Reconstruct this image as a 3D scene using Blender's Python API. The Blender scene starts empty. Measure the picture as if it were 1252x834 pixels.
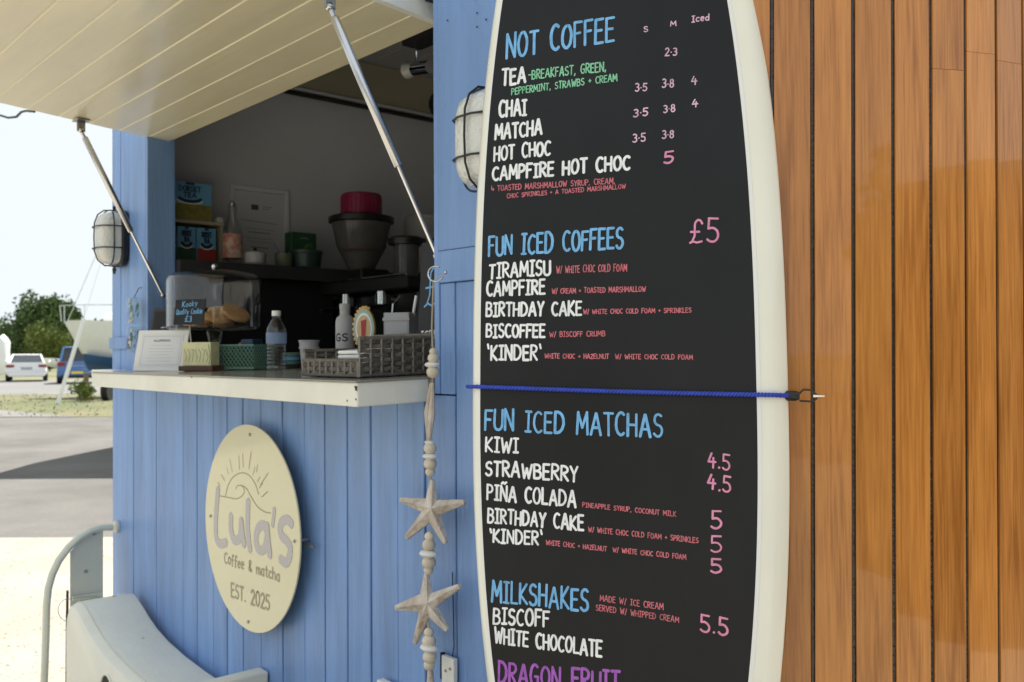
import bpy, bmesh, math, random
from mathutils import Vector, Matrix, noise
random.seed(7)
S = bpy.context.scene
COL = S.collection
R_ = math.radians
V3 = Vector

# ------------------------------------------------------------------ camera
FPX = 1150.0
yaw, pit, rol = math.atan2(1026, 1150), R_(.68), R_(.3)
F0 = V3((-math.cos(yaw), math.sin(yaw), 0)); R0 = V3((math.sin(yaw), math.cos(yaw), 0)); ZU = V3((0, 0, 1))
CF = F0*math.cos(pit) + ZU*math.sin(pit); U0 = ZU*math.cos(pit) - F0*math.sin(pit)
CR = R0*math.cos(rol) - U0*math.sin(rol); CU = U0*math.cos(rol) + R0*math.sin(rol)
CP = V3((0, -1.3, 1.4))
cam = bpy.data.cameras.new('camera'); camo = bpy.data.objects.new('camera', cam); COL.objects.link(camo)
cam.sensor_width = 36; cam.lens = 36*FPX/1252; cam.clip_start = .02; cam.clip_end = 3000
m = Matrix((CR, CU, -CF)).transposed().to_4x4(); m.translation = CP
camo.matrix_world = m; S.camera = camo
cam.dof.use_dof = True; cam.dof.focus_distance = 1.62; cam.dof.aperture_fstop = 8

# ------------------------------------------------------------------ light
SUN_AZ, SUN_EL = (-.25, .97), R_(60)
W = bpy.data.worlds.new('World'); S.world = W; W.use_nodes = True
nt = W.node_tree; bg = nt.nodes['Background']
sky = nt.nodes.new('ShaderNodeTexSky'); sky.sky_type = 'NISHITA'; sky.sun_disc = False
sky.sun_elevation = SUN_EL; sky.sun_rotation = math.atan2(SUN_AZ[0], SUN_AZ[1])
sky.dust_density = .9; sky.air_density = 1.0; sky.ozone_density = 1.0
hz_ = nt.nodes.new('ShaderNodeHueSaturation'); hz_.inputs['Saturation'].default_value = .42   # thin pale haze over the whole sky
nt.links.new(sky.outputs[0], hz_.inputs['Color']); 
dk = nt.nodes.new('ShaderNodeMix'); dk.data_type = 'RGBA'; dk.blend_type = 'DARKEN'; dk.inputs[0].default_value = 1    # even, veiled sky: no part brighter than the pale veil
dk.inputs[7].default_value = (2.12, 2.27, 2.36, 1); nt.links.new(hz_.outputs[0], dk.inputs[6]); nt.links.new(dk.outputs[2], bg.inputs[0]); bg.inputs[1].default_value = .13
sl = bpy.data.lights.new('sun', 'SUN'); sl.energy = 3.4; sl.angle = R_(.55); sl.color = (1, .955, .88)
so = bpy.data.objects.new('sun', sl); COL.objects.link(so)
sd = V3((SUN_AZ[0]*math.cos(SUN_EL), SUN_AZ[1]*math.cos(SUN_EL), math.sin(SUN_EL))).normalized()
so.rotation_euler = sd.to_track_quat('Z', 'Y').to_euler(); so.location = (0, 0, 12)
S.view_settings.view_transform = 'Standard'; S.view_settings.look = 'None'
S.view_settings.exposure = 1.74; S.view_settings.gamma = 1
S.render.engine = 'CYCLES'

# ------------------------------------------------------------------ measuring helpers (world points)
def ray(x, y): return CF*FPX + CR*(x-626) - CU*(y-417)
def hy(x, y, Y):
    d = ray(x, y); return CP + d*((Y-CP.y)/d.y)
def hx(x, y, X):
    d = ray(x, y); return CP + d*((X-CP.x)/d.x)
def fwd(dist, px, z=0):                       # ground point at a distance in front, px = sideways bearing
    d = F0*1150 + R0*(px-626); p = CP + d*(dist/1150); return V3((p.x, p.y, z))

# ------------------------------------------------------------------ materials
def mat(name, col, rough=.5, metal=0, bump=0, bscale=40, var=0, vscale=6, stretch=(1, 1, 1), spec=.5, coat=0,
        trans=0, ior=1.45, alpha=1, col2=None, objvar=0, coat_rough=.05, emit=0):
    M = bpy.data.materials.new(name); M.use_nodes = True
    n = M.node_tree.nodes; l = M.node_tree.links; b = n['Principled BSDF']
    b.inputs['Base Color'].default_value = (*col, 1); b.inputs['Roughness'].default_value = rough
    b.inputs['Metallic'].default_value = metal; b.inputs['Specular IOR Level'].default_value = spec
    b.inputs['Coat Weight'].default_value = coat; b.inputs['Coat Roughness'].default_value = coat_rough
    b.inputs['Transmission Weight'].default_value = trans; b.inputs['IOR'].default_value = ior
    b.inputs['Alpha'].default_value = alpha
    if emit:
        b.inputs['Emission Color'].default_value = (*col, 1); b.inputs['Emission Strength'].default_value = emit
    if bump or var or objvar:
        tc = n.new('ShaderNodeTexCoord'); mp = n.new('ShaderNodeMapping'); mp.inputs['Scale'].default_value = stretch
        l.new(tc.outputs['Object'], mp.inputs[0])
        oi = n.new('ShaderNodeObjectInfo'); ml = n.new('ShaderNodeMath'); ml.operation = 'MULTIPLY'; ml.inputs[1].default_value = 57
        l.new(oi.outputs['Random'], ml.inputs[0]); l.new(ml.outputs[0], mp.inputs['Location'])
    if var:
        t = n.new('ShaderNodeTexNoise'); t.inputs['Scale'].default_value = vscale; t.inputs['Detail'].default_value = 6
        t.inputs['Roughness'].default_value = .6
        l.new(mp.outputs[0], t.inputs[0])
        r = n.new('ShaderNodeValToRGB'); r.color_ramp.elements[0].position = .3; r.color_ramp.elements[1].position = .7
        c2 = col2 or tuple(c*(1-var) for c in col); c1 = tuple(min(1, c*(1+var*.5)) for c in col) if not col2 else col
        r.color_ramp.elements[0].color = (*c2, 1); r.color_ramp.elements[1].color = (*c1, 1)
        l.new(t.outputs[0], r.inputs[0]); out = r.outputs[0]
        if objvar:
            hs = n.new('ShaderNodeHueSaturation'); mr = n.new('ShaderNodeMapRange')
            mr.inputs[3].default_value = 1-objvar; mr.inputs[4].default_value = 1+objvar
            l.new(oi.outputs['Random'], mr.inputs[0]); l.new(mr.outputs[0], hs.inputs['Value']); l.new(out, hs.inputs['Color']); out = hs.outputs[0]
        l.new(out, b.inputs['Base Color'])
        rr = n.new('ShaderNodeMapRange'); rr.inputs[3].default_value = max(0, rough-.06); rr.inputs[4].default_value = rough+.08
        l.new(t.outputs[0], rr.inputs[0]); l.new(rr.outputs[0], b.inputs['Roughness'])
    if bump:
        t2 = n.new('ShaderNodeTexNoise'); t2.inputs['Scale'].default_value = bscale; t2.inputs['Detail'].default_value = 5
        l.new(mp.outputs[0], t2.inputs[0])
        bp = n.new('ShaderNodeBump'); bp.inputs['Strength'].default_value = bump; bp.inputs['Distance'].default_value = .01
        l.new(t2.outputs[0], bp.inputs['Height']); l.new(bp.outputs[0], b.inputs['Normal'])
        if coat: l.new(bp.outputs[0], b.inputs['Coat Normal'])
    return M

def wood_mat(name, base, dark, coat=.6, rough=.3):
    M = bpy.data.materials.new(name); M.use_nodes = True
    n = M.node_tree.nodes; l = M.node_tree.links; b = n['Principled BSDF']
    tc = n.new('ShaderNodeTexCoord'); oi = n.new('ShaderNodeObjectInfo')
    ml = n.new('ShaderNodeMath'); ml.operation = 'MULTIPLY'; ml.inputs[1].default_value = 91; l.new(oi.outputs['Random'], ml.inputs[0])
    add = n.new('ShaderNodeVectorMath'); l.new(tc.outputs['Object'], add.inputs[0]); l.new(ml.outputs[0], add.inputs[1])
    def tex(sc, scale, det, dist=0):
        mp = n.new('ShaderNodeMapping'); mp.inputs['Scale'].default_value = sc; l.new(add.outputs[0], mp.inputs[0])
        t = n.new('ShaderNodeTexNoise'); t.inputs['Scale'].default_value = scale; t.inputs['Detail'].default_value = det
        t.inputs['Distortion'].default_value = dist
        l.new(mp.outputs[0], t.inputs[0]); return t.outputs[0]
    fine = tex((1, 1, .035), 260, 6); mid = tex((1, 1, .06), 38, 4, 1.2); big = tex((1, 1, .35), 5, 3)
    def mix(a, bb, f):
        x = n.new('ShaderNodeMath'); x.operation = 'MULTIPLY_ADD'; x.inputs[1].default_value = f
        l.new(bb, x.inputs[0])
        if hasattr(a, 'type'): l.new(a, x.inputs[2])
        else: x.inputs[2].default_value = a
        return x.outputs[0]
    s = mix(mix(mix(0.0, fine, .36), mid, .36), big, .28)
    r = n.new('ShaderNodeValToRGB'); e = r.color_ramp.elements
    e[0].position = .385; e[0].color = (*dark, 1); e[1].position = .635; e[1].color = (*base, 1)
    k = e.new(.5); k.color = tuple((a*.55+c*.45) for a, c in zip(base, dark)) + (1,)
    l.new(s, r.inputs[0])
    hs = n.new('ShaderNodeHueSaturation'); mr = n.new('ShaderNodeMapRange'); mr.inputs[3].default_value = .84; mr.inputs[4].default_value = 1.16
    l.new(oi.outputs['Random'], mr.inputs[0]); l.new(mr.outputs[0], hs.inputs['Value'])
    l.new(r.outputs[0], hs.inputs['Color']); l.new(hs.outputs[0], b.inputs['Base Color'])
    b.inputs['Roughness'].default_value = rough; b.inputs['Coat Weight'].default_value = coat; b.inputs['Coat Roughness'].default_value = .035; b.inputs['Coat IOR'].default_value = 1.5; b.inputs['Specular IOR Level'].default_value = .25
    bp = n.new('ShaderNodeBump'); bp.inputs['Strength'].default_value = .12; bp.inputs['Distance'].default_value = .002
    l.new(s, bp.inputs['Height']); l.new(bp.outputs[0], b.inputs['Normal'])
    wav = tex((1, 1, .5), 14, 2)
    bp2 = n.new('ShaderNodeBump'); bp2.inputs['Strength'].default_value = .035; bp2.inputs['Distance'].default_value = .006
    l.new(wav, bp2.inputs['Height']); l.new(bp2.outputs[0], b.inputs['Coat Normal'])
    return M

def ground_mat(name, c1, c2, c3, scale=3, fine=90, bump=.4, rough=.9):
    M = bpy.data.materials.new(name); M.use_nodes = True
    n = M.node_tree.nodes; l = M.node_tree.links; b = n['Principled BSDF']; b.inputs['Roughness'].default_value = rough
    tc = n.new('ShaderNodeTexCoord')
    def tex(s, d):
        t = n.new('ShaderNodeTexNoise'); t.inputs['Scale'].default_value = s; t.inputs['Detail'].default_value = d; t.inputs['Roughness'].default_value = .65
        l.new(tc.outputs['Object'], t.inputs[0]); return t.outputs[0]
    a = tex(scale*.25, 8); f = tex(fine, 4)
    r = n.new('ShaderNodeValToRGB'); e = r.color_ramp.elements
    e[0].position = .38; e[0].color = (*c1, 1); e[1].position = .62; e[1].color = (*c2, 1); l.new(a, r.inputs[0])
    mx = n.new('ShaderNodeMix'); mx.data_type = 'RGBA'
    mr = n.new('ShaderNodeMapRange'); mr.inputs[1].default_value = .45; mr.inputs[2].default_value = .7; mr.inputs[4].default_value = .7
    l.new(f, mr.inputs[0]); l.new(mr.outputs[0], mx.inputs[0]); l.new(r.outputs[0], mx.inputs[6]); mx.inputs[7].default_value = (*c3, 1)
    l.new(mx.outputs[2], b.inputs['Base Color'])
    bp = n.new('ShaderNodeBump'); bp.inputs['Strength'].default_value = bump; bp.inputs['Distance'].default_value = .01
    l.new(f, bp.inputs['Height']); l.new(bp.outputs[0], b.inputs['Normal'])
    return M

M = {}
M['blue'] = mat('blue_paint', (.19, .335, .65), .42, bump=.4, bscale=30, var=.24, vscale=5, stretch=(3, 3, .25), objvar=.06, coat=.06, coat_rough=.2)
M['blue_in'] = mat('blue_paint_trim', (.19, .33, .63), .40, bump=.2, bscale=30, var=.14, vscale=5, stretch=(3, 3, .25), coat=.06, coat_rough=.2)
for k_ in ('blue', 'blue_in'):
    n = M[k_].node_tree.nodes; l = M[k_].node_tree.links; b_ = n['Principled BSDF']; src = b_.inputs['Base Color'].links[0].from_socket
    tc = n.new('ShaderNodeTexCoord'); mp = n.new('ShaderNodeMapping'); mp.inputs['Scale'].default_value = (3, 3, .45); l.new(tc.outputs['Object'], mp.inputs[0])
    t1 = n.new('ShaderNodeTexNoise'); t1.inputs['Scale'].default_value = 24; t1.inputs['Detail'].default_value = 8; t1.inputs['Roughness'].default_value = .7; l.new(mp.outputs[0], t1.inputs[0])
    r1 = n.new('ShaderNodeMapRange'); r1.inputs[1].default_value = .64; r1.inputs[2].default_value = .69; r1.inputs[4].default_value = .75; l.new(t1.outputs[0], r1.inputs[0])
    m1 = n.new('ShaderNodeMix'); m1.data_type = 'RGBA'; l.new(r1.outputs[0], m1.inputs[0]); l.new(src, m1.inputs[6]); m1.inputs[7].default_value = (.10, .16, .30, 1)
    t2 = n.new('ShaderNodeTexNoise'); t2.inputs['Scale'].default_value = 2.2; t2.inputs['Detail'].default_value = 4; l.new(tc.outputs['Object'], t2.inputs[0])
    r2 = n.new('ShaderNodeMapRange'); r2.inputs[1].default_value = .5; r2.inputs[2].default_value = .75; r2.inputs[4].default_value = .35; l.new(t2.outputs[0], r2.inputs[0])
    m2 = n.new('ShaderNodeMix'); m2.data_type = 'RGBA'; l.new(r2.outputs[0], m2.inputs[0]); l.new(m1.outputs[2], m2.inputs[6]); m2.inputs[7].default_value = (.33, .45, .68, 1)
    l.new(m2.outputs[2], b_.inputs['Base Color'])
M['gap'] = mat('dark_gap', (.02, .035, .07), .8)
M['cream'] = mat('cream_gloss_paint', (.82, .75, .53), .3, bump=.06, bscale=12, var=.10, vscale=3, stretch=(.5, 3, 3), objvar=.03, coat=.6, coat_rough=.10)
M['cream_edge'] = mat('cream_groove_paint', (.88, .82, .60), .35)
M['white_trim'] = mat('white_trim_paint', (.86, .85, .80), .4, bump=.15, bscale=30, var=.1, vscale=7)
M['counter'] = mat('cream_counter_paint', (.88, .86, .76), .36, bump=.15, bscale=25, var=.10, vscale=6, coat=.15)
M['ctop'] = mat('reflection_grey_top', (.34, .32, .28), .22, bump=.08, bscale=20, var=.2, vscale=5, coat=.4)  # grey put into the colour for the dark interior mirrored in the top
M['chip'] = mat('chipped_dark_wood', (.10, .075, .05), .8)
M['in_wall'] = mat('inner_wall_paint', (.68, .69, .73), .5, var=.05, vscale=3)
M['in_cream'] = mat('inner_cream_board', (.42, .39, .28), .5, var=.08)
M['in_dark'] = mat('inner_grey_ceiling', (.50, .49, .49), .5, var=.1)
M['in_floor'] = mat('vinyl_floor', (.22, .21, .20), .7)
M['dshelf'] = mat('dark_worktop', (.035, .034, .036), .35, var=.1)
M['black'] = mat('black_plastic', (.014, .014, .015), .35)
M['blackm'] = mat('black_matt', (.012, .012, .013), .7)
M['chalk'] = mat('chalkboard_black', (.011, .0115, .013), .45, spec=.35, bump=.10, bscale=9, var=.5, vscale=4, stretch=(1, 1, .5))
M['boardw'] = mat('surfboard_resin', (.87, .855, .75), .28, bump=.02, bscale=20, var=.05, vscale=3, coat=.5)
M['white'] = mat('white_paint', (.85, .85, .83), .45)
M['steel'] = mat('polished_steel', (.62, .62, .63), .22, 1)
M['steel_d'] = mat('galvanised_steel', (.45, .45, .44), .42, 1, var=.2, vscale=30)
M['chrome'] = mat('chrome', (.75, .75, .76), .08, 1)
M['rust'] = mat('dark_metal', (.06, .055, .05), .5, .7)
M['t_white'] = mat('chalk_ink_white', (.90, .91, .93), .6, var=.18, vscale=55)
M['t_blue'] = mat('chalk_ink_blue', (.20, .50, .86), .6, var=.30, vscale=55)
M['t_green'] = mat('chalk_ink_green', (.26, .66, .40), .6, var=.30, vscale=55)
M['t_pink'] = mat('chalk_ink_pink', (.80, .30, .50), .6, var=.30, vscale=55)
M['t_palepink'] = mat('chalk_ink_pale_pink', (.78, .50, .66), .6, var=.30, vscale=55)
M['t_red'] = mat('chalk_ink_red', (.66, .17, .21), .6, var=.30, vscale=55)
M['t_purple'] = mat('chalk_ink_purple', (.42, .12, .56), .6, var=.30, vscale=55)
M['cord'] = mat('blue_cord', (.02, .045, .42), .55, var=.35, vscale=60)
M['teak'] = wood_mat('varnished_hardwood', (.64, .265, .058), (.33, .115, .018), coat=.85)
M['caulk'] = mat('black_caulk', (.022, .014, .012), .22, bump=.3, bscale=120, coat=.5)
M['sign'] = mat('cream_acrylic', (.74, .69, .46), .09, coat=.3, var=.03)
M['engrave'] = mat('engraved_line', (.42, .36, .24), .6)
M['mirror'] = mat('mirror_acrylic', (.34, .35, .40), .2, .9, bump=.06, bscale=14)
M['glass'] = mat('clear_glass', (.93, .96, .95), .03, trans=1, ior=1.3)
def clear(name, tint, base=.03, rough=.03):
    M_ = bpy.data.materials.new(name); M_.use_nodes = True; n = M_.node_tree.nodes; l = M_.node_tree.links
    n.remove(n['Principled BSDF']); tr = n.new('ShaderNodeBsdfTransparent'); tr.inputs[0].default_value = (*tint, 1)
    gl = n.new('ShaderNodeBsdfGlossy'); gl.inputs['Roughness'].default_value = rough; fc = n.new('ShaderNodeLayerWeight'); fc.inputs[0].default_value = .5; fr = n.new('ShaderNodeMath'); fr.operation = 'POWER'; fr.inputs[1].default_value = 4; l.new(fc.outputs['Facing'], fr.inputs[0])
    ad = n.new('ShaderNodeMath'); ad.operation = 'ADD'; ad.use_clamp = True; ad.inputs[1].default_value = base; l.new(fr.outputs[0], ad.inputs[0])
    mx = n.new('ShaderNodeMixShader'); l.new(ad.outputs[0], mx.inputs[0]); l.new(tr.outputs[0], mx.inputs[1]); l.new(gl.outputs[0], mx.inputs[2])
    l.new(mx.outputs[0], n['Material Output'].inputs[0]); return M_
M['domex'] = mat('clear_dome_plastic', (.90, .92, .95), .05, trans=.94, ior=1.15)
M['dome'] = clear('clear_dome_sheet', (.93, .94, .95), .05); M['glass'] = clear('clear_glass_sheet', (.90, .93, .92), .06); M['smoke'] = clear('smoked_sheet', (.55, .54, .52), .05, .12)
M['opal'] = mat('frosted_lamp_glass', (.74, .75, .71), .22, bump=.6, bscale=90, coat=.6)
M['star'] = mat('whitewashed_wood', (.74, .68, .60), .75, bump=.8, bscale=90, var=.35, vscale=26, col2=(.40, .30, .23), stretch=(1, 1, .6))
M['bead'] = mat('pale_wood_bead', (.70, .61, .48), .6, var=.2, vscale=30)
M['shell'] = mat('white_shell', (.78, .76, .71), .45)
M['twine'] = mat('jute_twine', (.42, .34, .24), .9)
M['wicker'] = mat('grey_wicker', (.155, .135, .11), .75, bump=.4, bscale=80, var=.4, vscale=40, objvar=.15)
M['wickl'] = mat('pale_wicker_stake', (.33, .295, .25), .75, bump=.4, bscale=80, var=.3, vscale=40)
M['paper'] = mat('white_paper', (.80, .81, .84), .7)
M['ink'] = mat('print_ink', (.10, .10, .13), .7)
M['greyp'] = mat('grey_moulded_plastic', (.80, .785, .69), .42, bump=.12, bscale=60, var=.08, vscale=5)
M['greym'] = mat('grey_powder_coat', (.66, .67, .58), .4, bump=.05, bscale=80, var=.05)
M['cookie'] = mat('baked_cookie', (.66, .38, .16), .8, bump=.8, bscale=50, var=.35, vscale=25)
M['yellow'] = mat('yellow_card', (.72, .70, .42), .5, var=.15, vscale=30)
M['dwood'] = mat('dark_wood', (.09, .04, .025), .5)
M['teal'] = mat('green_plastic', (.12, .24, .19), .5)
M['greyc'] = mat('grey_card', (.38, .38, .40), .5)
M['dgreen'] = mat('dark_green_print', (.03, .10, .045), .5)
M['mgreen'] = mat('leaf_green_print', (.20, .34, .08), .6, var=.4, vscale=40)
M['tblue'] = mat('sky_blue_print', (.16, .42, .68), .45)
M['tnavy'] = mat('navy_print', (.01, .04, .09), .5)
M['tred'] = mat('red_print', (.40, .05, .045), .5)
M['tyel'] = mat('harvest_print', (.38, .27, .05), .5, var=.5, vscale=45, col2=(.10, .16, .04))
M['magenta'] = mat('magenta_plastic', (.27, .015, .065), .4)
M['smoke'] = mat('smoked_hopper', (.11, .11, .105), .15, alpha=1, var=.2, vscale=14)
M['wcan'] = mat('white_canister', (.55, .53, .52), .4)
M['leafd'] = mat('sprig_green', (.10, .20, .09), .6, var=.3)
M['water'] = mat('bottle_plastic', (.9, .95, .98), .06, trans=1, ior=1.2)
M['water'] = clear('bottle_sheet', (.86, .90, .93), .08)
M['asphalt'] = ground_mat('asphalt', (.090, .085, .079), (.140, .132, .122), (.078, .075, .070), 2.2, 60, .5)
M['gravel'] = ground_mat('pale_gravel', (.285, .258, .205), (.34, .312, .255), (.24, .215, .168), 4, 45, .3)
M['verge'] = ground_mat('dry_grass_ground', (.075, .095, .032), (.155, .135, .072), (.07, .08, .03), 1.5, 9, .15)
M['field'] = ground_mat('far_ground', (.12, .13, .06), (.17, .16, .09), (.10, .11, .05), .6, 5, .3)
M['road'] = ground_mat('pale_road', (.14, .138, .136), (.175, .17, .167), (.125, .123, .12), 1, 20, .3)
M['leaf1'] = mat('leaf_dark', (.075, .125, .035), .6, var=.4, vscale=1.2, objvar=.1)
M['leaf2'] = mat('leaf_olive', (.13, .17, .035), .6, var=.35, vscale=2, objvar=.1)
M['bark'] = mat('bark', (.10, .075, .05), .9, bump=.5)
M['carw'] = mat('white_car_paint', (.80, .80, .80), .25, coat=1)
M['carb'] = mat('blue_car_paint', (.035, .13, .34), .25, coat=1)
M['carglass'] = mat('car_glass', (.03, .035, .04), .08)
M['tyre'] = mat('tyre_rubber', (.02, .02, .02), .8)
M['lred'] = mat('red_lamp', (.22, .03, .03), .2)
M['plate'] = mat('yellow_plate', (.78, .58, .06), .5)
M['hull'] = mat('hull_gelcoat', (.82, .82, .78), .3, var=.04)
M['hullb'] = mat('antifouling_blue', (.03, .12, .32), .6)
M['alloy'] = mat('white_spar', (.85, .85, .85), .35)
M['shed'] = mat('weathered_shed_boards', (.20, .15, .11), .8, var=.3)
M['roof'] = mat('grey_roof', (.22, .22, .22), .7)

# ------------------------------------------------------------------ mesh helpers
def prop(o, label=None, cat=None, group=None, kind=None):
    if label: o['label'] = label
    if cat: o['category'] = cat
    if group: o['group'] = group
    if kind: o['kind'] = kind
    return o
def thing(name, label, cat, loc=(0, 0, 0), group=None):
    o = bpy.data.objects.new(name, None); COL.objects.link(o); o.location = loc; o.empty_display_size = .05
    o['_w'] = 0; del o['_w']
    return prop(o, label, cat, group)
def wloc(p):
    v = V3((0, 0, 0))
    while p: v += p.location; p = p.parent
    return v

class B:
    """collects geometry in world coordinates; build() links it as one object"""
    def __init__(s): s.v = []; s.f = []; s.mi = []; s.cur = 0
    def add(s, vs, fs):
        n = len(s.v); s.v += [V3(p) for p in vs]; s.f += [tuple(i+n for i in f) for f in fs]; s.mi += [s.cur]*len(fs); return s
    def box(s, a, b, T=None):
        x0, y0, z0 = a; x1, y1, z1 = b
        vs = [V3(p) for p in ((x0,y0,z0),(x1,y0,z0),(x1,y1,z0),(x0,y1,z0),(x0,y0,z1),(x1,y0,z1),(x1,y1,z1),(x0,y1,z1))]
        if T: vs = [T @ p for p in vs]
        return s.add(vs, [(0,3,2,1),(4,5,6,7),(0,1,5,4),(1,2,6,5),(2,3,7,6),(3,0,4,7)])
    def hexa(s, bot, top):
        return s.add(list(bot)+list(top), [(3,2,1,0),(4,5,6,7),(0,1,5,4),(1,2,6,5),(2,3,7,6),(3,0,4,7)])
    def tube(s, path, r, n=8, cap=True, flat=None):
        path = [V3(p) for p in path]; rr = r if isinstance(r, (list, tuple)) else [r]*len(path)
        vs = []; up = None
        for i, p in enumerate(path):
            t = (path[min(i+1, len(path)-1)]-path[max(i-1, 0)]).normalized()
            if up is None:
                up = V3((0, 0, 1)) if abs(t.z) < .9 else V3((1, 0, 0))
            a = t.cross(up).normalized(); up = a.cross(t).normalized()
            for k in range(n):
                q = 2*math.pi*k/n
                if flat: w = a*math.cos(q)*flat[0] + up*math.sin(q)*flat[1]
                else: w = (a*math.cos(q)+up*math.sin(q))*rr[i]
                vs.append(p+w)
        fs = [(i*n+k, i*n+(k+1) % n, (i+1)*n+(k+1) % n, (i+1)*n+k) for i in range(len(path)-1) for k in range(n)]
        if cap: fs += [tuple(range(n))[::-1], tuple((len(path)-1)*n+k for k in range(n))]
        return s.add(vs, fs)
    def lathe(s, prof, c, n=24, T=None, cap=True, ax='Z'):
        vs = []
        for (r, z) in prof:
            for k in range(n):
                q = 2*math.pi*k/n; p = V3((r*math.cos(q), r*math.sin(q), z))
                if ax == 'Y': p = V3((p.x, -p.z, p.y))
                if ax == 'X': p = V3((p.z, p.x, p.y))
                if T: p = T @ p
                vs.append(V3(c)+p)
        m_ = len(prof)
        fs = [(i*n+k, i*n+(k+1) % n, (i+1)*n+(k+1) % n, (i+1)*n+k) for i in range(m_-1) for k in range(n)]
        if cap:
            if prof[0][0] > 1e-5: fs.append(tuple(range(n))[::-1])
            if prof[-1][0] > 1e-5: fs.append(tuple((m_-1)*n+k for k in range(n)))
        return s.add(vs, fs)
    def ball(s, c, r, sc=(1, 1, 1), n=12, m_=7):
        prof = [(max(1e-4, math.sin(math.pi*i/m_)), -math.cos(math.pi*i/m_)) for i in range(m_+1)]
        T = Matrix.Diagonal((r*sc[0], r*sc[1], r*sc[2])).to_3x3()
        return s.lathe(prof, c, n, T, cap=True)
    def build(s, name, mt, parent=None, bevel=0, seg=2, smooth=35, solid=0, rel=None):
        me = bpy.data.meshes.new(name)
        off = rel if rel is not None else (wloc(parent) if parent else V3((0, 0, 0)))
        me.from_pydata([tuple(p-off) for p in s.v], [], s.f); me.validate()
        ms = mt if isinstance(mt, list) else [mt]
        for x in ms: me.materials.append(x)
        if len(ms) > 1 and len(me.polygons) == len(s.mi): me.polygons.foreach_set('material_index', s.mi)
        bm = bmesh.new(); bm.from_mesh(me)
        bmesh.ops.recalc_face_normals(bm, faces=bm.faces)
        if bevel:
            es = [e for e in bm.edges if len(e.link_faces) == 2 and e.calc_face_angle(0) > .5]
            bmesh.ops.bevel(bm, geom=es, offset=bevel, segments=seg, affect='EDGES', profile=.5, clamp_overlap=True)
        bm.to_mesh(me); bm.free()
        if bevel and smooth == 35: smooth = 15
        if smooth:
            me.polygons.foreach_set('use_smooth', [True]*len(me.polygons)); me.set_sharp_from_angle(angle=R_(smooth))
        o = bpy.data.objects.new(name, me); COL.objects.link(o)
        if parent: o.parent = parent
        else: o.location = off
        return o

def rotz(p, ang, base=(0, 0, 0)):
    return Matrix.Translation(V3(p)) @ Matrix.Rotation(ang, 4, 'Z')

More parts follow.
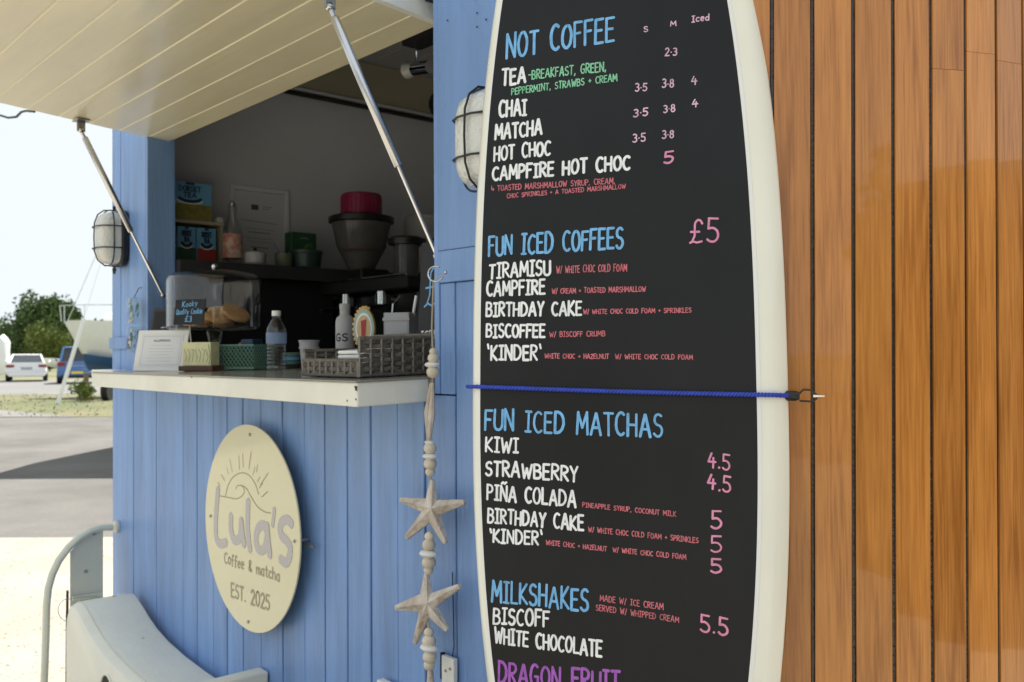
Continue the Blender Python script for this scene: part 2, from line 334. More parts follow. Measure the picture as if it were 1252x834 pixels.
# ------------------------------------------------------------------ hand lettering
def arc(cx, cy, rx, ry, a0, a1, n=9):
    return [(cx+rx*math.cos(R_(a0+(a1-a0)*i/(n-1))), cy+ry*math.sin(R_(a0+(a1-a0)*i/(n-1)))) for i in range(n)]
G = {
 'A': (.62, [[(0, 0), (.29, 1), (.33, 1), (.6, 0)], [(.12, .34), (.5, .34)]]),
 'B': (.52, [[(0, 0), (0, 1)], [(0, 1)]+arc(.2, .77, .25, .23, 90, -90)+[(0, .54)], [(0, .54)]+arc(.22, .27, .29, .27, 90, -90)+[(0, 0)]]),
 'C': (.5, [arc(.3, .5, .3, .5, 55, 305, 14)]),
 'D': (.56, [[(0, 0), (0, 1)], [(0, 1)]+arc(.12, .5, .42, .5, 80, -80, 12)+[(0, 0)]]),
 'E': (.45, [[(.42, 1), (0, 1), (0, 0), (.43, 0)], [(0, .53), (.36, .53)]]),
 'F': (.43, [[(.43, 1), (0, 1), (0, 0)], [(0, .55), (.34, .55)]]),
 'G': (.55, [arc(.3, .5, .3, .5, 55, 310, 13)+[(.52, .45), (.3, .45)]]),
 'H': (.52, [[(0, 0), (0, 1)], [(.5, 0), (.5, 1)], [(0, .5), (.5, .5)]]),
 'I': (.34, [[(.17, 0), (.17, 1)], [(0, 1), (.34, 1)], [(0, 0), (.34, 0)]]),
 'J': (.42, [[(.4, 1), (.4, .2)]+arc(.2, .2, .2, .2, 0, -160, 6)]),
 'K': (.5, [[(0, 0), (0, 1)], [(.46, 1), (.03, .45), (.5, 0)]]),
 'L': (.42, [[(0, 1), (0, 0), (.42, 0)]]),
 'M': (.66, [[(0, 0), (.05, 1), (.33, .3), (.6, 1), (.66, 0)]]),
 'N': (.54, [[(0, 0), (0, 1), (.52, 0), (.52, 1)]]),
 'O': (.56, [arc(.28, .5, .28, .5, 90, 450, 18)]),
 'P': (.48, [[(0, 0), (0, 1)], [(0, 1)]+arc(.18, .74, .28, .26, 90, -90)+[(0, .48)]]),
 'Q': (.58, [arc(.28, .5, .28, .5, 90, 450, 18), [(.34, .25), (.58, -.05)]]),
 'R': (.5, [[(0, 0), (0, 1)], [(0, 1)]+arc(.18, .76, .28, .24, 90, -90)+[(.1, .52), (.5, 0)]]),
 'S': (.46, [arc(.24, .76, .22, .24, 40, 250, 8)+arc(.22, .26, .24, .26, 70, -150, 9)]),
 'T': (.5, [[(0, 1), (.5, 1)], [(.25, 1), (.25, 0)]]),
 'U': (.52, [[(0, 1), (0, .3)]+arc(.26, .27, .26, .27, 180, 360, 8)+[(.52, 1)]]),
 'V': (.55, [[(0, 1), (.27, 0), (.55, 1)]]),
 'W': (.74, [[(0, 1), (.18, 0), (.37, .72), (.55, 0), (.74, 1)]]),
 'X': (.5, [[(0, 0), (.5, 1)], [(0, 1), (.5, 0)]]),
 'Y': (.5, [[(0, 1), (.25, .5)], [(.5, 1), (.25, .5), (.22, 0)]]),
 'Z': (.46, [[(0, 1), (.45, 1), (0, 0), (.46, 0)]]),
 '0': (.5, [arc(.25, .5, .25, .5, 90, 450, 16)]),
 '1': (.2, [[(0, .8), (.14, 1), (.14, 0)]]),
 '2': (.48, [arc(.23, .73, .22, .27, 160, -20, 9)+[(0, 0), (.48, 0)]]),
 '3': (.46, [arc(.2, .76, .23, .24, 130, -80, 9), arc(.2, .27, .26, .27, 85, -140, 10)]),
 '4': (.5, [[(.22, 1), (0, .38), (.5, .42)], [(.36, .7), (.33, 0)]]),
 '5': (.48, [[(.06, 1), (.04, .56)]+arc(.2, .3, .27, .3, 110, -140, 11), [(.06, 1), (.46, 1)]]),
 '8': (.46, [arc(.23, .76, .19, .24, 90, 450, 12), arc(.23, .26, .23, .26, 90, 450, 12)]),
 '9': (.44, [arc(.22, .72, .22, .27, 0, 360, 12)+[(.42, .4), (.36, 0)]]),
 '.': (.12, [[(.05, .02), (.07, .04)]]),
 ':': (.14, [[(.06, .45), (.08, .47)]]),
 ',': (.14, [[(.08, .06), (.03, -.14)]]),
 '-': (.34, [[(0, .46), (.34, .46)]]),
 '+': (.36, [[(0, .45), (.36, .45)], [(.18, .65), (.18, .25)]]),
 '/': (.3, [[(0, -.1), (.3, 1.05)]]),
 "'": (.12, [[(.09, 1.08), (.03, .78)]]),
 '`': (.14, [[(.02, 1.08), (.10, .8)]]),
 '&': (.5, [[(.5, 0), (.12, .7)]+arc(.25, .82, .13, .17, 200, -20, 7)+[(.05, .3)]+arc(.22, .2, .18, .2, 160, 360, 7)]),
 '£': (.56, [arc(.36, .75, .17, .25, 20, 180, 7)+[(.2, .3), (.1, .05), (0, 0), (.14, .06), (.3, 0), (.52, .06)], [(.02, .48), (.4, .48)]]),
 'Ñ': (.54, [[(0, 0), (0, 1), (.52, 0), (.52, 1)], [(.05, 1.16), (.18, 1.25), (.32, 1.16), (.46, 1.25)]]),
 '>': (.5, [[(.05, 1), (.05, .35), (.5, .35)], [(.34, .55), (.5, .35), (.34, .12)]]),
 'a': (.46, [arc(.2, .3, .2, .3, 40, 330, 12), [(.4, .62), (.4, 0)]]),
 'b': (.44, [[(0, 1), (0, 0)], arc(.2, .3, .2, .3, 170, -170, 12)]),
 'c': (.4, [arc(.22, .3, .22, .3, 50, 310, 10)]),
 'd': (.46, [arc(.2, .3, .2, .3, 40, 330, 12), [(.4, 1), (.4, 0)]]),
 'e': (.42, [[(.02, .32), (.38, .34)]+arc(.2, .3, .2, .3, 10, 310, 11)]),
 'f': (.36, [arc(.26, .8, .14, .2, 40, 180, 6)+[(.12, -.1)], [(0, .55), (.3, .55)]]),
 'h': (.42, [[(0, 1), (0, 0)], [(0, .35)]+arc(.19, .38, .19, .22, 180, 0, 7)+[(.38, 0)]]),
 'i': (.12, [[(.05, .6), (.05, 0)], [(.04, .8), (.06, .82)]]),
 'k': (.4, [[(0, 1), (0, 0)], [(.34, .6), (.02, .28), (.36, 0)]]),
 'l': (.12, [[(.05, 1), (.05, 0)]]),
 'm': (.62, [[(0, .6), (0, 0)], [(0, .4)]+arc(.15, .4, .15, .2, 180, 0, 6)+[(.3, 0)], [(.3, .4)]+arc(.45, .4, .15, .2, 180, 0, 6)+[(.6, 0)]]),
 'n': (.42, [[(0, .6), (0, 0)], [(0, .36)]+arc(.19, .38, .19, .22, 180, 0, 7)+[(.38, 0)]]),
 'o': (.42, [arc(.21, .3, .21, .3, 90, 450, 14)]),
 'r': (.32, [[(0, .6), (0, 0)], [(0, .4), (.12, .58), (.3, .58)]]),
 's': (.34, [arc(.18, .45, .15, .15, 40, 250, 6)+arc(.16, .15, .16, .15, 70, -150, 7)]),
 't': (.36, [[(.16, .95), (.16, .1), (.26, 0), (.34, .05)], [(0, .62), (.34, .62)]]),
 'u': (.4, [[(0, .6), (0, .2)]+arc(.18, .2, .18, .2, 180, 360, 6)+[(.36, .6)], [(.36, .6), (.38, 0)]]),
 'y': (.42, [[(0, .6), (.2, .08)], [(.4, .6), (.1, -.35)]]),
 ' ': (.42, []),
}
def ribbon(b, pts, w, P, off):
    """flat stroke with round ends, in plane coords mapped by P(a, b, off)"""
    for i in range(1, len(pts)-1):
        d1 = (pts[i][0]-pts[i-1][0], pts[i][1]-pts[i-1][1]); d2 = (pts[i+1][0]-pts[i][0], pts[i+1][1]-pts[i][1])
        l1, l2 = math.hypot(*d1), math.hypot(*d2)
        if l1 > w*.05 and l2 > w*.05 and (d1[0]*d2[0]+d1[1]*d2[1])/(l1*l2) < .35:      # sharp corner: two strokes
            ribbon(b, pts[:i+1], w, P, off); ribbon(b, pts[i:], w, P, off+.000021); return
    q = [pts[0]]
    for p in pts[1:]:
        if math.hypot(p[0]-q[-1][0], p[1]-q[-1][1]) > w*.06: q.append(p)
    if len(q) < 2: q.append((q[0][0]+w*.1, q[0][1]))
    pts = q; L = []; Rr = []; h = w/2; n = len(pts)
    for i, p in enumerate(pts):
        a = pts[max(i-1, 0)]; c = pts[min(i+1, n-1)]
        d1 = (p[0]-a[0], p[1]-a[1]); d2 = (c[0]-p[0], c[1]-p[1])
        l1 = math.hypot(*d1) or 1; l2 = math.hypot(*d2) or 1
        if i == 0: t = (d2[0]/l2, d2[1]/l2); k = 1
        elif i == n-1: t = (d1[0]/l1, d1[1]/l1); k = 1
        else:
            t = (d1[0]/l1+d2[0]/l2, d1[1]/l1+d2[1]/l2); lt = math.hypot(*t)
            if lt < .3: t = (d1[0]/l1, d1[1]/l1); k = 1
            else:
                t = (t[0]/lt, t[1]/lt); k = min(1.5, 1/max(.5, t[0]*d1[0]/l1+t[1]*d1[1]/l1))
        nx, ny = -t[1]*h*k, t[0]*h*k
        L.append((p[0]+nx, p[1]+ny)); Rr.append((p[0]-nx, p[1]-ny))
    def cap(p, dx, dy):
        l = math.hypot(dx, dy) or 1; dx /= l; dy /= l
        return [(p[0]+h*(dx*math.sin(s)+ -dy*math.cos(s)), p[1]+h*(dy*math.sin(s)+dx*math.cos(s))) for s in (R_(35), R_(90), R_(145))]
    e = cap(pts[-1], pts[-1][0]-pts[-2][0], pts[-1][1]-pts[-2][1]); s0 = cap(pts[0], pts[0][0]-pts[1][0], pts[0][1]-pts[1][1])
    vs = [P(*x, off) for x in L]+[P(*x, off) for x in Rr]
    fs = [(i, i+1, n+i+1, n+i) for i in range(n-1)]
    base = len(vs); vs += [P(*x, off) for x in e]+[P(*x, off) for x in s0]
    fs += [(n-1, base, base+1, base+2, 2*n-1), (n, base+3, base+4, base+5, 0)]
    b.add(vs, fs)
def text(s, a, c, cap, w, P, mt, parent, name='lettering', label=None, off=.0006, jit=.035, fit=True, sheary=True):
    """a, c: plane coords of the baseline ends; cap: letter height (m); w: stroke (m)"""
    rnd = random.Random(s+str(a[0]))
    gap = .20
    tot = sum(G[ch][0]+gap for ch in s)-gap
    ln = math.hypot(c[0]-a[0], c[1]-a[1]); sx = ln/tot; slope = (c[1]-a[1])/(c[0]-a[0])
    b = B(); x = 0; k = 0
    for ch in s:
        wd, st = G[ch]
        js = 1+rnd.uniform(-jit, jit)*1.6; jy = rnd.uniform(-jit, jit); jr = rnd.uniform(-jit, jit)
        for pl in st:
            pts = []
            for (px_, py_) in pl:
                gx = x+px_+jr*(py_-.5)*.8+rnd.uniform(-jit, jit)*.25; gy = py_*js+jy+rnd.uniform(-jit, jit)*.25
                X = a[0]+gx*sx; pts.append((X, a[1]+gx*sx*slope+gy*cap))
            ribbon(b, pts, w*(1+rnd.uniform(-.12, .12)), P, off+k*.00004); k = (k+1) % 9
        x += wd+gap
    o = b.build(name, mt, parent, smooth=0)
    o['label'] = label or ('lettering reading ' + s.replace('`', "'").replace(':', '.').replace('>', '').strip().lower())
    return o

# ================================================================== SETTING: ground
def sheet(name, pts, mt, z, kind='structure'):
    b = B(); b.add([(p[0], p[1], z) for p in pts], [tuple(range(len(pts)))])
    o = b.build(name, mt, smooth=0); o['kind'] = kind; return o
def patch(name, d0, d1, p0, p1, mt, z):
    a, b_, c, d = fwd(d0, p0), fwd(d0, p1), fwd(d1, p1), fwd(d1, p0)
    return sheet(name, [a, b_, c, d], mt, z)
def lat(dist, side, z=0):
    p = CP + F0*dist + R0*side; return V3((p.x, p.y, z))
def rect(name, d0, d1, s0, s1, mt, z):
    return sheet(name, [lat(d0, s0), lat(d0, s1), lat(d1, s1), lat(d1, s0)], mt, z)
rect('ground', -300, 1500, -900, 900, M['field'], -.02)
rect('asphalt_yard', -40, 21.2, -60, 60, M['asphalt'], -.012)
rect('grass_verge', 21.2, 33.5, -60, 60, M['verge'], -.004)
rect('road', 33.5, 52, -120, 120, M['road'], -.012)
sheet('concrete_path', [lat(24.4, -13.6), lat(21.25, -13.6), lat(21.25, -9.8), lat(22.0, -10.8)], M['road'], .0)
# gravel apron with an uneven edge
gb = []
N = 60
for i in range(N+1):
    s = -14+28*i/N; gb.append(lat(7.22+.05*noise.noise(V3((s*1.3, 0, 0)))+.02*noise.noise(V3((s*6, 3, 0))), s))
gb = [lat(-9, -14)]+gb+[lat(-9, 14)]
sheet('gravel_apron', [(p.x, p.y) for p in gb][::-1], M['gravel'], .0)
# loose stones on the gravel (uncountable)
b = B(); rnd = random.Random(3)
for i in range(1300):
    d = rnd.uniform(3.4, 7.2); s = rnd.uniform(-.60, -.40)*d
    p = lat(d, s, 0); r = rnd.choice((.004, .006, .009, .013))*rnd.uniform(.7, 1.2); a = rnd.uniform(0, 3)
    q = [p+V3((r*math.cos(a+k*2.09), r*math.sin(a+k*2.09), 0)) for k in range(3)]
    b.add(q+[p+V3((0, 0, r*.45))], [(0, 1, 3), (1, 2, 3), (2, 0, 3)])
o = b.build('loose_stones', M['gravel'], smooth=0); o['kind'] = 'stuff'
o = None
# grass tufts
b = B()
for i in range(500):
    d = rnd.uniform(21.3, 33.4); s = rnd.uniform(-.60, -.38)*d; p = lat(d, s, -.004)
    h = rnd.uniform(.02, .06); a = rnd.uniform(0, 6.28); w = .02
    b.add([p+V3((w*math.cos(a), w*math.sin(a), 0)), p-V3((w*math.cos(a), w*math.sin(a), 0)), p+V3((rnd.uniform(-.04, .04), rnd.uniform(-.04, .04), h))], [(0, 1, 2)])
o = b.build('dry_grass', M['verge'], smooth=0); o['kind'] = 'stuff'

# ================================================================== KIOSK
HX0, HX1 = -3.84, -1.15          # front wall ends
OX0, OX1 = -3.469, -1.703        # opening
OZ = 2.19
CZ = 1.345
kiosk = thing('coffee_kiosk', 'blue painted timber coffee kiosk with an open serving hatch', 'kiosk', (-2.5, 0, 0))
b = B()
for (a, c) in (((HX0, 0.022, .25), (OX0, .075, 2.70)), ((OX0, .022, .25), (OX1, .075, 1.30)), ((OX1+.002, .022, .25), (HX1, .075, 2.70)), ((OX0, .022, OZ+.04), (OX1, .075, 2.70))): b.box(a, c)
b.build('wall', M['gap'], kiosk)
# boards below the counter: every board its own piece
bx = [-3.838, -3.613, -3.387, -3.147, -3.033, -2.906, -2.803, -2.695, -2.577, -2.447, -2.320, -2.211, -2.097, -1.990, -1.873, -1.763, -1.648, -1.53, -1.41, -1.29, -1.16]
rnd = random.Random(5)
for i in range(len(bx)-1):
    g = .0011+rnd.random()*.0016+(.0012 if i in (9, 11, 13) else 0)
    if bx[i] > -1.77: z1 = 1.303 if bx[i] < -1.72 else 1.5565
    elif bx[i] >= -3.40: z1 = 1.303
    else: z1 = 1.303
    y = rnd.uniform(-.0015, .0015)
    B().box((bx[i]+g, y, .28), (bx[i+1]-g, .0205, z1)).build('board', M['blue'], kiosk, bevel=.0028, seg=2)
# left post: vertical boards beside the hatch
for (x0, x1) in ((-3.838, -3.742), (-3.740, -3.64), (-3.638, -3.472)):
    B().box((x0+.001, -.001 if x0 < -3.7 else -.004, 1.3065), (x1-.001, .0205, 2.66)).build('board', M['blue'], kiosk, bevel=.003)
B().box((-3.838, -.013, 1.42), (-3.645, -.0045, 1.465)).build('batten', M['blue'], kiosk, bevel=.002)
B().box((OX0-.0005, -.006, 1.306), (OX0+.018, .098, 2.2)).build('jamb', M['blue_in'], kiosk, bevel=.003)
B().box((OX1+.0022, -.0005, 1.306), (-1.6485, .0205, 1.5565)).build('board', M['blue'], kiosk, bevel=.0028)
B().box((OX1-.018, -.003, 1.306), (OX1+.001, .098, 2.64)).build('jamb', M['blue_in'], kiosk, bevel=.003)
# right of the hatch: flat sheet above, ledge strip
B().box((OX1+.0015, -.0045, 1.6305), (HX1-.002, .0205, 2.66)).build('upper_panel', M['blue_in'], kiosk, bevel=.003)
B().box((OX1+.0015, -.005, 1.5575), (HX1-.002, .0205, 1.6298)).build('rail_board', M['blue_in'], kiosk, bevel=.003)
# little holes, chips
b = B()
for (x, y) in ((547, 25), (583, 16), (594, 24), (583, 33), (143, 547)):
    p = hy(x, y, -.0075 if x > 200 else -.0022); b.lathe([(.0022, -.0004), (.0022, .0004)], p, 8, ax='Y')
b.build('screw_hole', M['gap'], kiosk)
# header over the hatch, inner room
B().box((OX0, -.004, OZ+.045), (OX1, .0205, 2.66)).build('header_board', M['blue'], kiosk, bevel=.003)
IX0, IX1, IY1, IZ0, IZ1 = -3.80, -1.22, 2.05, .5, 2.72
B().box((IX0-.05, .076, .3), (IX0, IY1, IZ1+.05)).build('end_wall', M['in_wall'], kiosk)
B().box((IX1, .076, .3), (IX1+.05, IY1, IZ1+.05)).build('end_wall', M['in_wall'], kiosk)
B().box((IX0-.05, IY1+.001, .3), (IX1+.05, IY1+.05, IZ1+.05)).build('back_wall', M['in_wall'], kiosk)
B().box((IX0-.048, .076, .25), (IX1+.048, IY1, .298)).build('floor', M['in_floor'], kiosk)
B().box((IX0-.12, -.02, 2.775), (IX1+.35, IY1+.12, 2.83)).build('roof', M['roof'], kiosk)
B().box((IX0-.06, .03, 2.702), (OX0-.2, .05, 2.774)).build('fascia', M['white_trim'], kiosk)
# ceiling boards run along the hut, cream cove and a dark beading
for i in range(14):
    y0 = .1+i*.14
    if y0 > IY1-.02: break
    B().box((IX0+.13, y0+.002, 2.735), (IX1-.002, min(y0+.138, IY1-.001), 2.75)).build('ceiling_board', M['in_dark'], kiosk, bevel=.002)
b = B(); b.hexa([V3((IX0+.001, .1, 2.595)), V3((IX0+.02, .1, 2.595)), V3((IX0+.02, IY1-.002, 2.595)), V3((IX0+.001, IY1-.002, 2.595))],
                [V3((IX0+.001, .1, 2.74)), V3((IX0+.15, .1, 2.732)), V3((IX0+.15, IY1-.002, 2.732)), V3((IX0+.001, IY1-.002, 2.74))])
b.build('cove', M['in_cream'], kiosk)
B().box((IX0+.001, .1, 2.560), (IX0+.028, IY1-.003, 2.576)).build('moulding', M['rust'], kiosk, bevel=.003)
B().box((IX0+.001, .1, 2.579), (IX0+.035, IY1-.003, 2.593)).build('moulding', M['in_wall'], kiosk, bevel=.003)

# ---- hatch flap (lifts up on two gas struts)
PHI = R_(5)
hinge = V3((0, .078, OZ+.0))
def flap(x, s, n_=0):        # s: distance out from the hinge, n_: above the underside
    return V3((x, hinge.y-s*math.cos(PHI)-n_*math.sin(PHI)*-1*0, hinge.z+s*math.sin(PHI)+n_))
fl = thing('hatch_flap', 'cream boarded hatch flap held open above the kiosk counter', 'hatch', (-2.6, .078, OZ))
FX0, FX1 = OX0+.003, OX1-.105
FX1 = -1.806
s = .0; widths = [.080]+[.1025]*7+[.06]
for i, w in enumerate(widths):
    g = .0016
    b = B(); b.hexa([flap(FX0, s+g), flap(FX1, s+g), flap(FX1, s+w-g), flap(FX0, s+w-g)], [flap(FX0, s+g, .012), flap(FX1, s+g, .012), flap(FX1, s+w-g, .012), flap(FX0, s+w-g, .012)])
    b.build('plank', M['cream'], fl, bevel=.0022)
    if i < len(widths)-1:
        b = B(); c = s+w
        b.tube([flap(FX0+.002, c, .0035), flap(FX1-.002, c, .0035)], .0028, 8)
        b.build('bead', M['cream_edge'], fl)
    s += w
SL = s
b = B(); b.hexa([flap(FX0, 0, .0125), flap(FX1, 0, .0125), flap(FX1, SL, .0125), flap(FX0, SL, .0125)], [flap(FX0, 0, .03), flap(FX1, 0, .03), flap(FX1, SL, .03), flap(FX0, SL, .03)])
b.build('backing_sheet', M['white_trim'], fl)
b = B(); b.hexa([flap(FX1+.001, .004, -.004), flap(FX1+.022, .004, -.004), flap(FX1+.022, SL, -.004), flap(FX1+.001, SL, -.004)], [flap(FX1+.001, .004, .085), flap(FX1+.022, .004, .085), flap(FX1+.022, SL, .085), flap(FX1+.001, SL, .085)])
b.build('side_rail', M['white_trim'], fl, bevel=.003)
b = B(); b.hexa([flap(FX0, SL+.001, -.01), flap(FX1+.02, SL+.001, -.01), flap(FX1+.02, SL+.03, -.01), flap(FX0, SL+.03, -.01)], [flap(FX0, SL+.001, .06), flap(FX1+.02, SL+.001, .06), flap(FX1+.02, SL+.03, .06), flap(FX0, SL+.03, .06)])
b.build('front_rail', M['white_trim'], fl, bevel=.003)
# hinge lump at the near end
b = B(); b.box((-1.80, .035, 2.232), (-1.735, .07, 2.245)); b.tube([(-1.80, .045, 2.255), (-1.722, .045, 2.255)], .011, 10); b.box((-1.775, .02, 2.262), (-1.742, .05, 2.33)); b.build('hinge', M['rust'], fl, bevel=.002)
# dark hook on the far outer corner
pts = [(0, 141), (10, 144), (20, 143), (26, 137), (32, 135.5), (42, 136.5)]
hk = B().tube([hy(x, y, -.33+.0*x) for x, y in [(-14, 137)]+pts], .0045, 8).build('stay_hook', M['rust'], fl)

def strut(px_top, py_top, Xs, bot, label, cyl_end):
    d = ray(px_top, py_top)
    # where the bracket meets the flap underside
    P0 = V3((Xs, hinge.y-.30, 0)); P0.y = hx(px_top, py_top, Xs).y; sdist = (hinge.y-P0.y)/math.cos(PHI); P0 = flap(Xs, sdist, -.003)
    st = thing('gas_strut', label, 'gas strut', P0, 'gas struts holding the hatch flap')
    bt = V3(bot); top = P0+V3((0, 0, -.035)); ax = (bt-top)
    b = B(); b.box((Xs-.03, P0.y-.022, P0.z-.004), (Xs+.03, P0.y+.022, P0.z)); b.box((Xs-.003, P0.y-.014, P0.z-.04), (Xs+.004, P0.y+.014, P0.z-.003))
    b.build('bracket', M['steel_d'], st, bevel=.002)
    B().ball(top, .0105, n=12, m_=8).build('ball_joint', M['steel'], st)
    c0 = top+ax*.04; c1 = top+ax*cyl_end
    B().tube([top+ax*.005, c0], .006, 10).build('end_fitting', M['steel'], st)
    B().tube([c0, c0+ax*.004, c1-ax*.004, c1], [.0085, .0105, .0105, .009], 16).build('cylinder', M['steel'], st, smooth=40)
    B().tube([c1, bt], .0048, 12).build('rod', M['chrome'], st)
    B().ball(bt, .010, n=12, m_=8).build('ball_joint', M['steel'], st)
    return st
bl = hx(199, 361, OX0+.022)
strut(99, 160, FX0+.035, (OX0+.022, bl.y, bl.z), 'left gas strut slanting down in front of the far blue post', .60)
br = hx(534.5, 313, OX1-.03)
strut(403, 8, FX1-.03, (OX1-.03, br.y, br.z), 'right gas strut running from flap down to the near jamb', .635)

# ---- counter
ct = thing('serving_counter', 'cream painted serving counter shelf under the open hatch', 'counter', (-2.6, -.1, 1.3))
TL = .026
def cz(Y): return CZ+TL*Y
CX0, CX1 = -3.455, -1.735
b = B(); b.hexa([V3((CX0, -.2, cz(-.2)-.052)), V3((CX1, -.2, cz(-.2)-.057)), V3((CX1, -.0065, cz(0)-.057)), V3((CX0, -.0065, cz(0)-.052))],
                [V3((CX0, -.2, cz(-.2)-.003)), V3((CX1, -.2, cz(-.2)-.003)), V3((CX1, -.0065, cz(0)-.003)), V3((CX0, -.0065, cz(0)-.003))])
b.build('edge_board', M['counter'], ct, bevel=.004)
b = B(); b.hexa([V3((CX0-.006, -.206, cz(-.2)-.0025)), V3((CX1+.006, -.206, cz(-.2)-.0025)), V3((CX1+.006, -.006, cz(0)-.0025)), V3((CX0-.006, -.006, cz(0)-.0025))],
                [V3((CX0-.006, -.206, cz(-.2))), V3((CX1+.006, -.206, cz(-.2))), V3((CX1+.006, -.006, cz(0))), V3((CX0-.006, -.006, cz(0)))])
b.build('top_board', M['ctop'], ct, bevel=.001)
b = B(); b.hexa([V3((OX0+.02, -.0055, cz(0)-.04)), V3((OX1-.02, -.0055, cz(0)-.04)), V3((OX1-.02, .36, cz(.36)-.04)), V3((OX0+.02, .36, cz(.36)-.04))],
                [V3((OX0+.02, -.0055, cz(0)-.0004)), V3((OX1-.02, -.0055, cz(0)-.0004)), V3((OX1-.02, .36, cz(.36)-.0004)), V3((OX0+.02, .36, cz(.36)-.0004))])
b.build('inner_shelf', M['ctop'], ct)
B().box((-3.805, -.09, cz(-.1)-.03), (CX0-.0075, -.0145, cz(0)-.004)).build('end_board', M['counter'], ct, bevel=.003)
b = B()
for (x, y, w, h) in ((435, 475.5, .006, .004), (437, 473.5, .009, .0015), (455, 474, .008, .0015), (445, 489, .002, .002), (424, 490, .002, .002), (234, 461, .0012, .003)):
    Yp = -.2015; p = hy(x, y, Yp)
    if p.x > CX1-.002: p.x = CX1-.004
    b.box((p.x-w/2, -.2016, p.z-h), (p.x+w/2, -.1999, p.z+h))
b.build('chip', M['chip'], ct, smooth=0)

# ================================================================== items on the counter
def rotbox(c, w, d, h, ang, lean=0):
    """matrix for a box centred in x on c, resting on z=c.z, front facing -y turned by ang"""
    return Matrix.Translation(V3(c)) @ Matrix.Rotation(ang, 4, 'Z') @ Matrix.Rotation(-lean, 4, 'X')
def planemap(T, yoff=0):
    def P(a, b_, off): return T @ V3((a, yoff-off, b_))
    return P

# white framed notice leaning back
c = hy(193, 451, -.085); c.z = cz(-.085)+.001; T = rotbox(c, 0, 0, 0, R_(36), R_(15))
t = thing('notice_frame', 'white framed notice leaning on the far end of the counter', 'notice', c)
B().box((-.095, 0, 0), (.095, .006, .142), T).build('frame', M['white'], t, bevel=.001)
B().box((-.078, -.0012, .014), (.078, -.0002, .128), T).build('sheet', M['paper'], t)
b = B(); P = planemap(T, -.0013)
for (x0, y0, x1, y1) in ((-.07, .02, .07, .02), (-.07, .12, .07, .12), (-.07, .02, -.07, .12), (.07, .02, .07, .12)): ribbon(b, [(x0, y0), (x1, y1)], .0009, P, .0002)
for k, w in enumerate((.04, .05, .047, .036, .05, .044)): ribbon(b, [(-w, .088-k*.011), (w, .088-k*.011)], .0007, P, .0003)
b.build('print', M['greyc'], t, smooth=0)
text('ALLERGENS', (-.032, .102), (.03, .102), .006, .0014, P, M['ink'], t, 'heading', 'small printed heading', off=.0003, jit=.0)
T2 = rotbox(c+V3((-.03, .055, 0)), 0, 0, 0, R_(36), R_(-14)); B().box((-.03, 0, 0), (.03, .004, .12), T2).build('support', M['white'], t)

# dark leaning frame behind it
c = hy(189, 452, -.025); c.z = cz(-.025)+.001; T = rotbox(c, 0, 0, 0, R_(24), R_(10))
t = thing('dark_picture_frame', 'dark leaning frame behind the white notice', 'frame', c)
B().box((-.045, 0, 0), (.05, .012, .225), T).build('frame', M['black'], t, bevel=.002)
B().box((-.032, -.0015, .015), (.036, -.0002, .21), T).build('pane', M['blackm'], t)
T = rotbox(c+V3((.065, .02, 0)), 0, 0, 0, R_(10), R_(14)); B().box((-.006, 0, .0), (.0, .006, .235), T).build('stay', M['steel_d'], t)

# yellow card box on a dark wooden base
c = hy(246, 448, -.03); c.z = cz(-.03)+.001; ang = R_(28)
t = thing('card_box', 'pale yellow patterned box on dark wooden base beside the notice', 'box', c)
T = rotbox(c, 0, 0, 0, ang); B().box((-.066, -.03, 0), (.066, .03, .016), T).build('base', M['dwood'], t, bevel=.002)
B().box((-.056, -.022, .0165), (.054, .022, .092), T).build('box', M['yellow'], t, bevel=.002)
P = planemap(T, -.0225); b = B()
for k in range(7):
    x = -.045+.014*k; ribbon(b, [(x, .03), (x+.006, .045+.01*(k % 3)), (x-.003, .07)], .0014, P, .0003)
ribbon(b, [(.048, .02), (.052, .05), (.046, .085)], .0016, P, .0004)
b.build('pattern', M['leafd'], t, smooth=0)

# cake stand with clear dome
c = hy(262, 447, .12); c.x = -3.16; c.z = cz(.12)+.001; cx, cy = c.x, c.y
t = thing('cake_stand', 'clear domed cake stand holding large cookies', 'cake stand', c)
ZP = 1.492
b = B(); b.lathe([(.075, c.z), (.07, c.z+.006), (.02, c.z+.02), (.016, c.z+.07), (.03, ZP-.016), (.165, ZP-.010), (.178, ZP-.004), (.178, ZP), (.165, ZP+.001)], (cx, cy, 0), 40); b.build('stand', M['glass'], t)
b = B(); r = .162
b.lathe([(r, ZP+.002), (r, 1.655), (r*.97, 1.668), (r*.86, 1.679), (r*.5, 1.691), (.001, 1.696)], (cx, cy, 0), 48, cap=False)
b.lathe([(r-.003, ZP+.002), (r-.003, 1.653), (r*.95, 1.665), (r*.84, 1.676), (r*.5, 1.688), (.001, 1.693)], (cx, cy, 0), 48, cap=False)
b.lathe([(r, ZP+.002), (r-.003, ZP+.002)], (cx, cy, 0), 48, cap=False)
b.build('dome', M['dome'], t)
b = B(); b.ball((cx, cy, 1.706), .011); b.build('knob', M['chrome'], t)
B().tube([(cx+.01, cy-r+.008, ZP+.003), (cx+.01, cy-r+.008, 1.655)], .0022, 6).build('divider_rib', M['black'], t)
rnd = random.Random(11)
